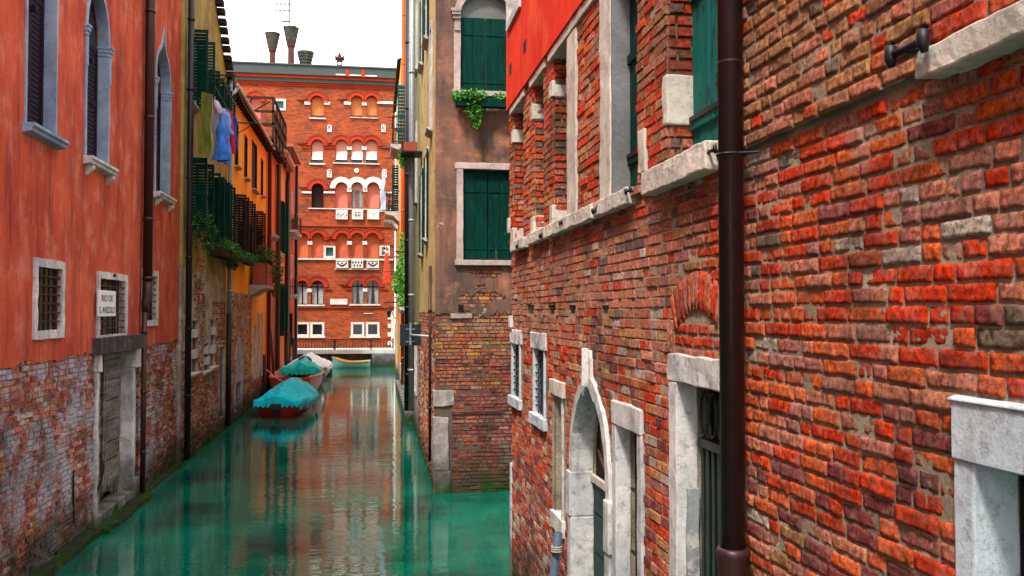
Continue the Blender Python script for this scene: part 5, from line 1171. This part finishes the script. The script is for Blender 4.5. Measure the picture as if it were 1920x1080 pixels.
# 1 turquoise tarp over a red hull, nearest
b1 = thing('rowing_boat', 'red-hulled boat wrapped in a turquoise tarpaulin, nearest of the moored row', 'boat', (-2.9, 31, 0))
q, L = bframe((-2.87, 29.9), (-2.45, 35.2)); mb = MB(); gl = hull(mb, q, L, 1.65, .46, stern=.78, rise=.12); mb.build('hull', M['hred'], b1, smooth=True, bevel=0)
mb = MB(); rail(mb, q, gl, .035); mb.build('gunwale', M['hdrk'], b1)
mb = MB(); tarp(mb, q, gl, lambda t: .12+.50*math.sin(min(1, max(0, (t+.02)/1.0))*math.pi)**.8*(1 if t < .6 else 1-.1*(t-.6)), .20, 0, .985, 1, over=.09, amp=.11) if 0 else None
rl = tarp(mb, q, gl, lambda t: .12+.50*math.sin(min(1, max(0, (t+.02)/1.0))*math.pi)**.8*(1 if t < .6 else 1-.1*(t-.6)), .20, 0, .985, 1, over=.09, amp=.11); mb.build('tarpaulin', M['tteal'], b1, smooth=True)
for r_ in rl: mb = MB(); mb.tube(r_, .012, 5); mb.build('rope', m_plain('rope_pale', (.5, .45, .36), .9), b1)
mr = thing('mooring_rope', 'slack rope from the turquoise covered boat to the post by the yellow house', 'rope', (-3.6, 36, 0)); a_, b_ = q.P(L, .6, 0), V((-3.9, 36.2, 1.2)); mb = MB(); mb.tube([a_.lerp(b_, k/8)-V((0, 0, .18*math.sin(math.pi*k/8))) for k in range(9)], .015, 5); mb.build('rope', M['curt'], mr)
mb = MB(); mb.box(q, -.32, -.02, .28, .5, -.16, .16); mb.box(q, -.2, -.1, -.4, .3, -.05, .05); mb.build('outboard_motor', M['hdrk'], b1, bevel=.05)
# 2 open varnished boat, aqua cover at its bow
b2 = thing('wooden_boat', 'open varnished red boat half covered in aqua canvas, second of the moored row', 'boat', (-3, 38, 0))
q, L = bframe((-3.0, 36.0), (-2.8, 43.2)); mb = MB(); gl = hull(mb, q, L, 2.0, .82, stern=.72, rise=.12); mb.build('hull', M['hwood'], b2, smooth=True)
mb = MB(); inner(mb, q, gl, .07, .4); mb.build('inside', M['hwood'], b2)
mb = MB(); rail(mb, q, gl, .05); mb.build('gunwale', M['hwood'], b2)
mb = MB()
for t in (.14, .32): mb.box(q, L*t, L*t+.3, .38, .43, -.75, .75)
mb.build('thwart', m_plain('thwart_pale', (.5, .32, .22), .5), b2)
mb = MB(); tarp(mb, q, gl, lambda t: .1+.34*math.sin(min(1, max(0, (t-.58)/.5))*math.pi)**.5, .26, .62, .99, 5, amp=.12); mb.build('canvas_cover', M['tgrn'], b2, smooth=True)
# 3 white covered boat
b3 = thing('covered_boat', 'pale boat under a humped white canvas cover with a blue bundle at its stern', 'boat', (-3, 47, 0))
q, L = bframe((-3.1, 44.6), (-3.0, 52.2)); mb = MB(); gl = hull(mb, q, L, 2.35, .62, stern=.9, rise=.15); mb.build('hull', M['hwht'], b3, smooth=True)
mb = MB(); rail(mb, q, gl, .05); mb.build('gunwale', M['hdrk'], b3)
mb = MB(); tarp(mb, q, gl, lambda t: .25+.38*math.sin(min(1, t*1.05)*math.pi)**.6, .12, .1, .99, 9, amp=.07); mb.build('canvas_cover', M['twht'], b3, smooth=True)
bl = MB(); bl.lathe(q.P(.35, 0, -.1), [(.25, .45), (.34, .7), (.36, .95), (.30, 1.15), (.15, 1.27), (.02, 1.3)], 16); bl.jitter(.05, 4); bl.build('blue_bundle', M['tblu'], b3, smooth=True)
# 4 small mint boat by the bridge
b4 = thing('small_boat', 'small mint and yellow rowing boat lying across in front of the bridge', 'boat', (-1, 57, 0))
xs_ = [uv(Fr((0, 56.3, 0), (1, 0, 0), (0, -1, 0)), x, 680)[0] for x in (626, 693)]
q = Fr((xs_[1], 56.25, 0), (-1, .12, 0), (-.12, -1, 0)); L = xs_[1]-xs_[0]; mb = MB(); gl = hull(mb, q, L, 1.2, .36, stern=.75, rise=.28, zk=-.1); mb.build('hull', M['hgrn'], b4, smooth=True)
mb = MB(); inner(mb, q, gl, .05, .25); mb.build('inside', M['hyel'], b4); mb = MB(); rail(mb, q, gl, .05); mb.build('gunwale', M['hyel'], b4)
# mooring poles along the left bank
def pole(x, y, ztop, r, label, lean=(0, 0), cat='pole'):
    p = thing('mooring_pole', label, cat, (x, y, 0)); mb = MB(); mb.tube([V((x, y, -1)), V((x+lean[0]*.5, y+lean[1]*.5, ztop*.5)), V((x+lean[0], y+lean[1], ztop))], [r, r*.95, r*.85], 10); mb.build('shaft', M['pole'], p, smooth=True); return p
pole(-3.95, 36.2, 1.75, .07, 'dark mooring post between the yellow house and the open red boat')
pole(-3.75, 38.6, 2.75, .06, 'tall slanting mooring post beside the open red boat', (-.25, .0))
pole(-3.65, 41.9, 2.3, .05, 'slanting post behind the aqua canvas cover, before the pink-orange house', (.05, .3))
pole(-3.9, 46.7, 2.4, .09, 'dark mooring post beside the white covered boat')
pole(-3.95, 50.2, 2.0, .08, 'thin mooring post behind the white covered boat, near the bridge')
pole(-4.55, 56.6, 2.75, .11, 'thick dark mooring post at the left end of the bridge railing')
# ================================================================== plants
def planter(name, label, fr, u0, u1, z, d0, d1, hgt, mat, blobs, n, size, cols, seed, group=None, shelf=None, droop=.3, narrow=.5):
    p = thing(name, label, 'plant', fr.P((u0+u1)/2, z, (d0+d1)/2), group); mb = MB(); mb.box(fr, u0, u1, z, z+hgt, d0, d1); mb.build('planter_box', mat, p, bevel=.01)
    mb = MB(); mb.box(fr, u0+.02, u1-.02, z+hgt, z+hgt+.012, d0+.02, d1-.02); mb.build('soil', M['soil'], p)
    foliage(p, [(tuple(fr.P(a, b, c)), r_, w_) for a, b, c, r_, w_ in blobs], n, size, cols, seed, droop, narrow); return p
WOODBOX = M['terra']
planter('window_plant', 'dark ferny plant spilling over the green-shuttered window of the olive house', FB, 21.6, 22.5, 5.18, .06, .30, .2, M['terra'],
        [(21.8, 5.5, .22, (.22, .6, .33), 3), (22.6, 5.4, .25, (.22, .5, .28), 2), (23.0, 5.1, .22, (.15, .3, .22), .7)], 2000, .11, GRN, 31, narrow=.22)
planter('balcony_plant', 'bushy green plants crowding the balcony box below the row of green shutters', FB, 24.2, 27.2, 4.85, .08, .4, .22, M['timber'],
        [(25.0, 5.15, .25, (.24, .8, .2), 3), (26.2, 5.1, .28, (.26, .8, .24), 3), (26.9, 4.85, .25, (.18, .3, .22), .9)], 3400, .10, GRN+[(.04, .2, .05), (.12, .26, .06)], 32, narrow=.35)
planter('window_box', 'low green window box below the dark brown shutters of the yellow house', FB, 28.0, 31.6, 4.95, .08, .32, .18, M['timber'],
        [(29, 5.15, .25, (.2, 1.1, .12), 2), (30.8, 5.15, .25, (.2, .9, .14), 2)], 1500, .11, GRN+[(.08, .25, .05)], 33, narrow=.3)
pb = planter('potted_plant', 'shaggy plant in a red-brown pot on the stone balcony of the yellow house', FB, 32.6, 34.3, 4.35, .12, .62, .75, M['terra'],
        [(33.0, 5.45, .4, (.35, .7, .3), 1.3), (34.6, 5.1, .55, (.42, .8, .55), 3), (35.2, 4.5, .6, (.3, .45, .5), 1.5)], 3600, .12, [(.03, .08, .015), (.05, .12, .02), (.09, .12, .02)], 34, narrow=.22)
mb = MB(); mb.prism(FB.sub(0, 4.34, 0, (0, 0, 1), (1, 0, 0)), [(-.05, 0), (.64, 0), (.64, -.10), (.4, -.16), (.15, -.34), (-.05, -.4)], 32.4, 34.6); mb.build('balcony_slab', M['stonep'], bC)
mb = MB(); q = FB.sub(0, 0, .60, (1, 0, 0), (0, 0, 1)); grille(mb, q, 32.4, 34.6, 4.34, 5.25, -.02, 11, 1, .02); mb.box(q, 32.4, 34.6, 5.25, 5.28, -.03, .03); mb.build('balcony_railing', M['iron'], bC)
iv = thing('ivy_box', 'trailing ivy spilling from a dark green box under the arched shuttered window', 'plant', FF.P(2.0, 7.4, .1))
a = fu(848, 190); mb = MB(); mb.box(FF, 1.62, 2.9, 7.26, 7.42, .11, .30); mb.build('planter_box', M['green'], iv, bevel=.008)
foliage(iv, [(tuple(FF.P(1.72, 7.47, .22)), (.18, .14, .11), 1.4), (tuple(FF.P(1.98, 7.47, .25)), (.22, .14, .12), 1.6), (tuple(FF.P(1.95, 7.2, .28)), (.15, .07, .2), 1.2), (tuple(FF.P(1.99, 6.98, .27)), (.07, .05, .14), .35), (tuple(FF.P(2.5, 7.46, .22)), (.2, .1, .08), .7)], 1900, .055, GRNB+GRN[:2], 41, droop=.6, narrow=.8)
cv = thing('climbing_plant', 'bright green bushy plant growing from a ledge on the orange wall above the hanging panel', 'plant', FG.P(13, 4, .3))
zA = uv(FG, 765, 540)
foliage(cv, [(tuple(FG.P(11.5, 4.35, .33)), (.26, .7, .42), 3), (tuple(FG.P(12.2, 4.8, .25)), (.2, .5, .3), 1.3), (tuple(FG.P(13.6, 5.35, .22)), (.16, .5, .35), .9), (tuple(FG.P(14.4, 5.9, .2)), (.1, .4, .22), .35), (tuple(FG.P(11.0, 3.75, .3)), (.15, .3, .25), .6)], 3800, .075, GRNB+[(.18, .5, .06)], 42, narrow=.7)
mb = MB(); mb.tube([FG.P(10.8, 3.5, .1), FG.P(11.4, 4.2, .25), FG.P(12.5, 4.9, .2), FG.P(14.2, 5.9, .15)], [.04, .035, .025, .012], 6); mb.build('stem', M['pole'], cv)
mb = MB(); sill(mb, FG, 10.0, 11.4, 3.55, .45, .12, 2); mb.build('wall_ledge', M['stone'], bG1)
rp = planter('hanging_pot', 'dark red flower box with trailing greenery on an iron bracket beside the corner house', FG, 5.2, 5.9, 7.36, .12, .5, .22, M['terra'],
        [(tuple((6.1, 7.4, .42))+((.13, .25, .28), 1)) if 0 else (6.1, 7.35, .42, (.13, .3, .28), 1)], 700, .06, GRNB, 43, narrow=.7)
mb = MB(); mb.box(FG, 5.15, 6.0, 7.32, 7.35, 0, .52); mb.box(FG, 5.15, 5.19, 7.35, 7.7, .48, .5); mb.box(FG, 5.15, 6.0, 7.6, 7.62, .48, .5); mb.build('bracket', M['iron'], rp)
# ================================================================== washing on the olive house
def cloth(p0, p1, drop, col, name, label, amp=.10, seed=0, nu=18, nz=16, taper=0.):
    p0, p1 = V(p0), V(p1); R = random.Random(seed); mb = MB(); vs = []; d = (p1-p0); nrm = V((d.y, -d.x, 0)).normalized()
    for j in range(nz+1):
        for i in range(nu+1):
            s, t = i/nu, j/nz; c = .5+(s-.5)*(1-taper*t); p = p0+d*c; f_ = math.sin(s*13+seed)*amp*(.35+t)+noise.noise(V((s*3, t*3, seed)))*amp
            vs.append(p+V((0, 0, -drop*t*(1+.08*noise.noise(V((s*4, seed, 0))))))+nrm*f_)
    mb.add(vs, [(j*(nu+1)+i, j*(nu+1)+i+1, (j+1)*(nu+1)+i+1, (j+1)*(nu+1)+i) for j in range(nz) for i in range(nu)])
    t = NT(name+'_cloth'); c = t.mix(t.rng(t.noise(6, 4), .3, .7), col, tuple(x*.6 for x in col)); mt = t.fin(c, .85, t.bump(t.noise(12, 5), .4, .02)); t.b.inputs['Sheen Weight'].default_value = .2
    o = mb.build(name, mt, None, smooth=True); return tag(o, label, 'laundry', 'washing on the lines')
cl = thing('clothes_line', 'pair of washing lines on iron brackets across the olive house, hung with washing', 'clothes line', FB.P(22.5, 8.8, 0))
def lp(px, py, d): u, z = uv(FB, px, py, d); return FB.P(u, z, d)
LA = [lp(378, 148, .62), lp(442, 222, .62)]; mb = MB(); 
for k, d in ((0, .35), (1, .62), (2, .85)):
    u0, z0 = 22.3, 9.05; u1, z1 = 27.4, 8.95
    mb.tube([FB.P(u0+(u1-u0)*t/10, z0+(z1-z0)*t/10-.12*math.sin(math.pi*t/10), d) for t in range(11)], .009, 5)
mb.build('line', M['pipeg'], cl)
mb = MB()
for u, z in ((22.3, 9.05), (27.4, 8.95)): mb.tube([FB.P(u, z, 0), FB.P(u, z, .95)], .02, 6); mb.tube([FB.P(u, z-.5, 0), FB.P(u, z, .8)], .012, 6)
mb.build('bracket', M['iron'], cl)
def cq(px, py, d): u, z = uv(FB, px, py, d); return FB.P(u, z, d)
cloth(cq(379, 172, .40), cq(400, 178, .74), 1.35, (.22, .30, .03), 'green_sheet', 'olive green sheet, nearest on the washing line', .05, 1)
cloth(cq(402, 180, .62), cq(416, 205, .62), 1.0, (.62, .50, .70), 'lilac_cloth', 'pale lilac and white cloth beside the green sheet', .10, 2, taper=.2)
cloth(cq(409, 208, .80), cq(425, 224, .85), 1.05, (.06, .22, .78), 'blue_cloth', 'bright blue cloth hanging lowest in the middle of the washing', .12, 3, taper=.2)
cloth(cq(418, 200, .70), cq(430, 212, .80), .55, (.22, .38, .80), 'light_blue_shirt', 'light blue shirt between the bright blue cloth and the red one', .10, 4)
cloth(cq(427, 206, .78), cq(436, 212, .82), 1.0, (.55, .012, .02), 'red_cloth', 'red cloth near the far end of the washing line', .08, 5, taper=.3)
cloth(cq(435, 214, .80), cq(443, 220, .84), .85, (.02, .05, .34), 'navy_cloth', 'navy blue cloth, last on the far end of the line', .08, 6)
cloth(FG.P(29.5, 10.6, .75), FG.P(31.2, 10.5, .8), 1.9, (.50, .58, .66), 'pale_blue_washing', 'pale blue washing hanging over the upper balcony by the far palace', .14, 7, taper=.2)
cloth(FG.P(27.5, 6.3, .55), FG.P(28.4, 6.3, .75), 1.5, (.72, .06, .02), 'red_flag', 'small red cloth hanging outside the yellow house edge on the right bank', .08, 8, taper=-.2)
# ================================================================== hanging panel seen from the back, street lamp
hp = thing('hanging_sign', 'dark square sign board seen from behind, held out over the canal on a pale pole', 'sign', FG.P(2.2, 2.9, .4))
FH = Fr((0, 20.4, 0), (1, 0, 0), (0, -1, 0)); (x0, z1), (x1, z0) = uv(FH, 750, 608), uv(FH, 789, 648)
mb = MB(); mb.box(FH, x0, x1, z0, z1, -.03, 0); mb.build('panel', m_plain('sign_back_navy', (.012, .02, .032), .45), hp, bevel=.004)
xm = (x0+x1)/2; mb = MB(); mb.box(FH, xm-.02, xm+.02, z0+.02, z1+.03, .001, .03); mb.box(FH, xm-.1, xm+.1, z1-.12, z1-.10, .001, .02); mb.box(FH, xm-.1, xm+.1, z0+.08, z0+.10, .001, .02); mb.build('bracket', M['pipeg'], hp)
mb = MB(); zm = uv(FH, 790, 628)[1]; mb.tube([FH.P(xm, zm, .03), FG.P(.9, zm+.03, 0)], .022, 8); mb.build('support_pole', m_plain('pole_pale_metal', (.6, .62, .6), .4), hp, smooth=True)
FL = Fr((0, 54, 0), (1, 0, 0), (0, -1, 0)); lx, lz = uv(FL, 729, 582); wx = FG.P(36, 0).x
la = thing('street_lamp', 'small iron wall lantern on a curled bracket before the white corner of the palace', 'street lamp', FL.P(lx, lz, 0))
mb = MB(); mb.tube([V((1.62, 52.6, lz+.1)), V((lx+.1, 53.2, lz+.25)), V((lx, 53.6, lz+.2))], .03, 6); mb.tube([V((1.62, 52.6, lz-.6)), V((lx+.25, 53.2, lz-.3)), V((lx+.1, 53.5, lz+.1))], .025, 6); mb.build('bracket', M['iron'], la)
mb = MB(); mb.lathe(V((lx, 53.6, lz)), [(.05, -.42), (.09, -.38), (.16, -.05), (.15, -.04), (.02, .12)], 6); mb.build('lantern', M['iron'], la)
mb = MB(); mb.lathe(V((lx, 53.6, lz)), [(.07, -.36), (.135, -.08)], 6); mb.build('lamp_glass', m_plain('frosted_glass', (.6, .62, .6), .3), la)
# ================================================================== sky, sun, exposure
wd = bpy.data.worlds.new('World'); sc.world = wd; wd.use_nodes = True; t = wd.node_tree; t.nodes.clear()
out = t.nodes.new('ShaderNodeOutputWorld'); bg = t.nodes.new('ShaderNodeBackground'); sky = t.nodes.new('ShaderNodeTexSky'); sky.sky_type = 'NISHITA'; sky.sun_disc = False
EL, AZ = math.radians(58), math.radians(-148)       # sun high behind the camera, a little to the left
sky.sun_elevation = EL; sky.sun_rotation = AZ; sky.air_density = 1; sky.dust_density = 3
tc = t.nodes.new('ShaderNodeTexCoord'); nz = t.nodes.new('ShaderNodeTexNoise'); nz.inputs['Scale'].default_value = 2.6; nz.inputs['Detail'].default_value = 7; nz.inputs['Roughness'].default_value = .6
mp = t.nodes.new('ShaderNodeMapRange'); mp.inputs[1].default_value = .25; mp.inputs[2].default_value = .6; mp.inputs[3].default_value = .72; mp.inputs[4].default_value = 1
mx = t.nodes.new('ShaderNodeMix'); mx.data_type = 'RGBA'; mx.inputs[7].default_value = (10.5, 10.6, 11, 1)      # cloud deck in the sky's own units
lk = t.links.new; lk(tc.outputs['Generated'], nz.inputs['Vector']); lk(nz.outputs['Fac'], mp.inputs[0]); lk(mp.outputs[0], mx.inputs[0]); lk(sky.outputs[0], mx.inputs[6]); lk(mx.outputs[2], bg.inputs[0]); lk(bg.outputs[0], out.inputs[0])
bg.inputs[1].default_value = .115
sl = bpy.data.lights.new('sun', 'SUN'); sl.energy = 2.1; sl.angle = math.radians(8); sl.color = (1, .95, .87); so = bpy.data.objects.new('sun', sl); COL.objects.link(so)
dv = V((math.sin(AZ)*math.cos(EL), math.cos(AZ)*math.cos(EL), math.sin(EL))); so.rotation_euler = (dv).to_track_quat('Z', 'Y').to_euler(); so.location = dv*60
sc.view_settings.view_transform = 'Standard'; sc.view_settings.look = 'None'; sc.view_settings.exposure = 1.42; sc.view_settings.gamma = 1
sc.cycles.max_bounces = 8; sc.cycles.diffuse_bounces = 5
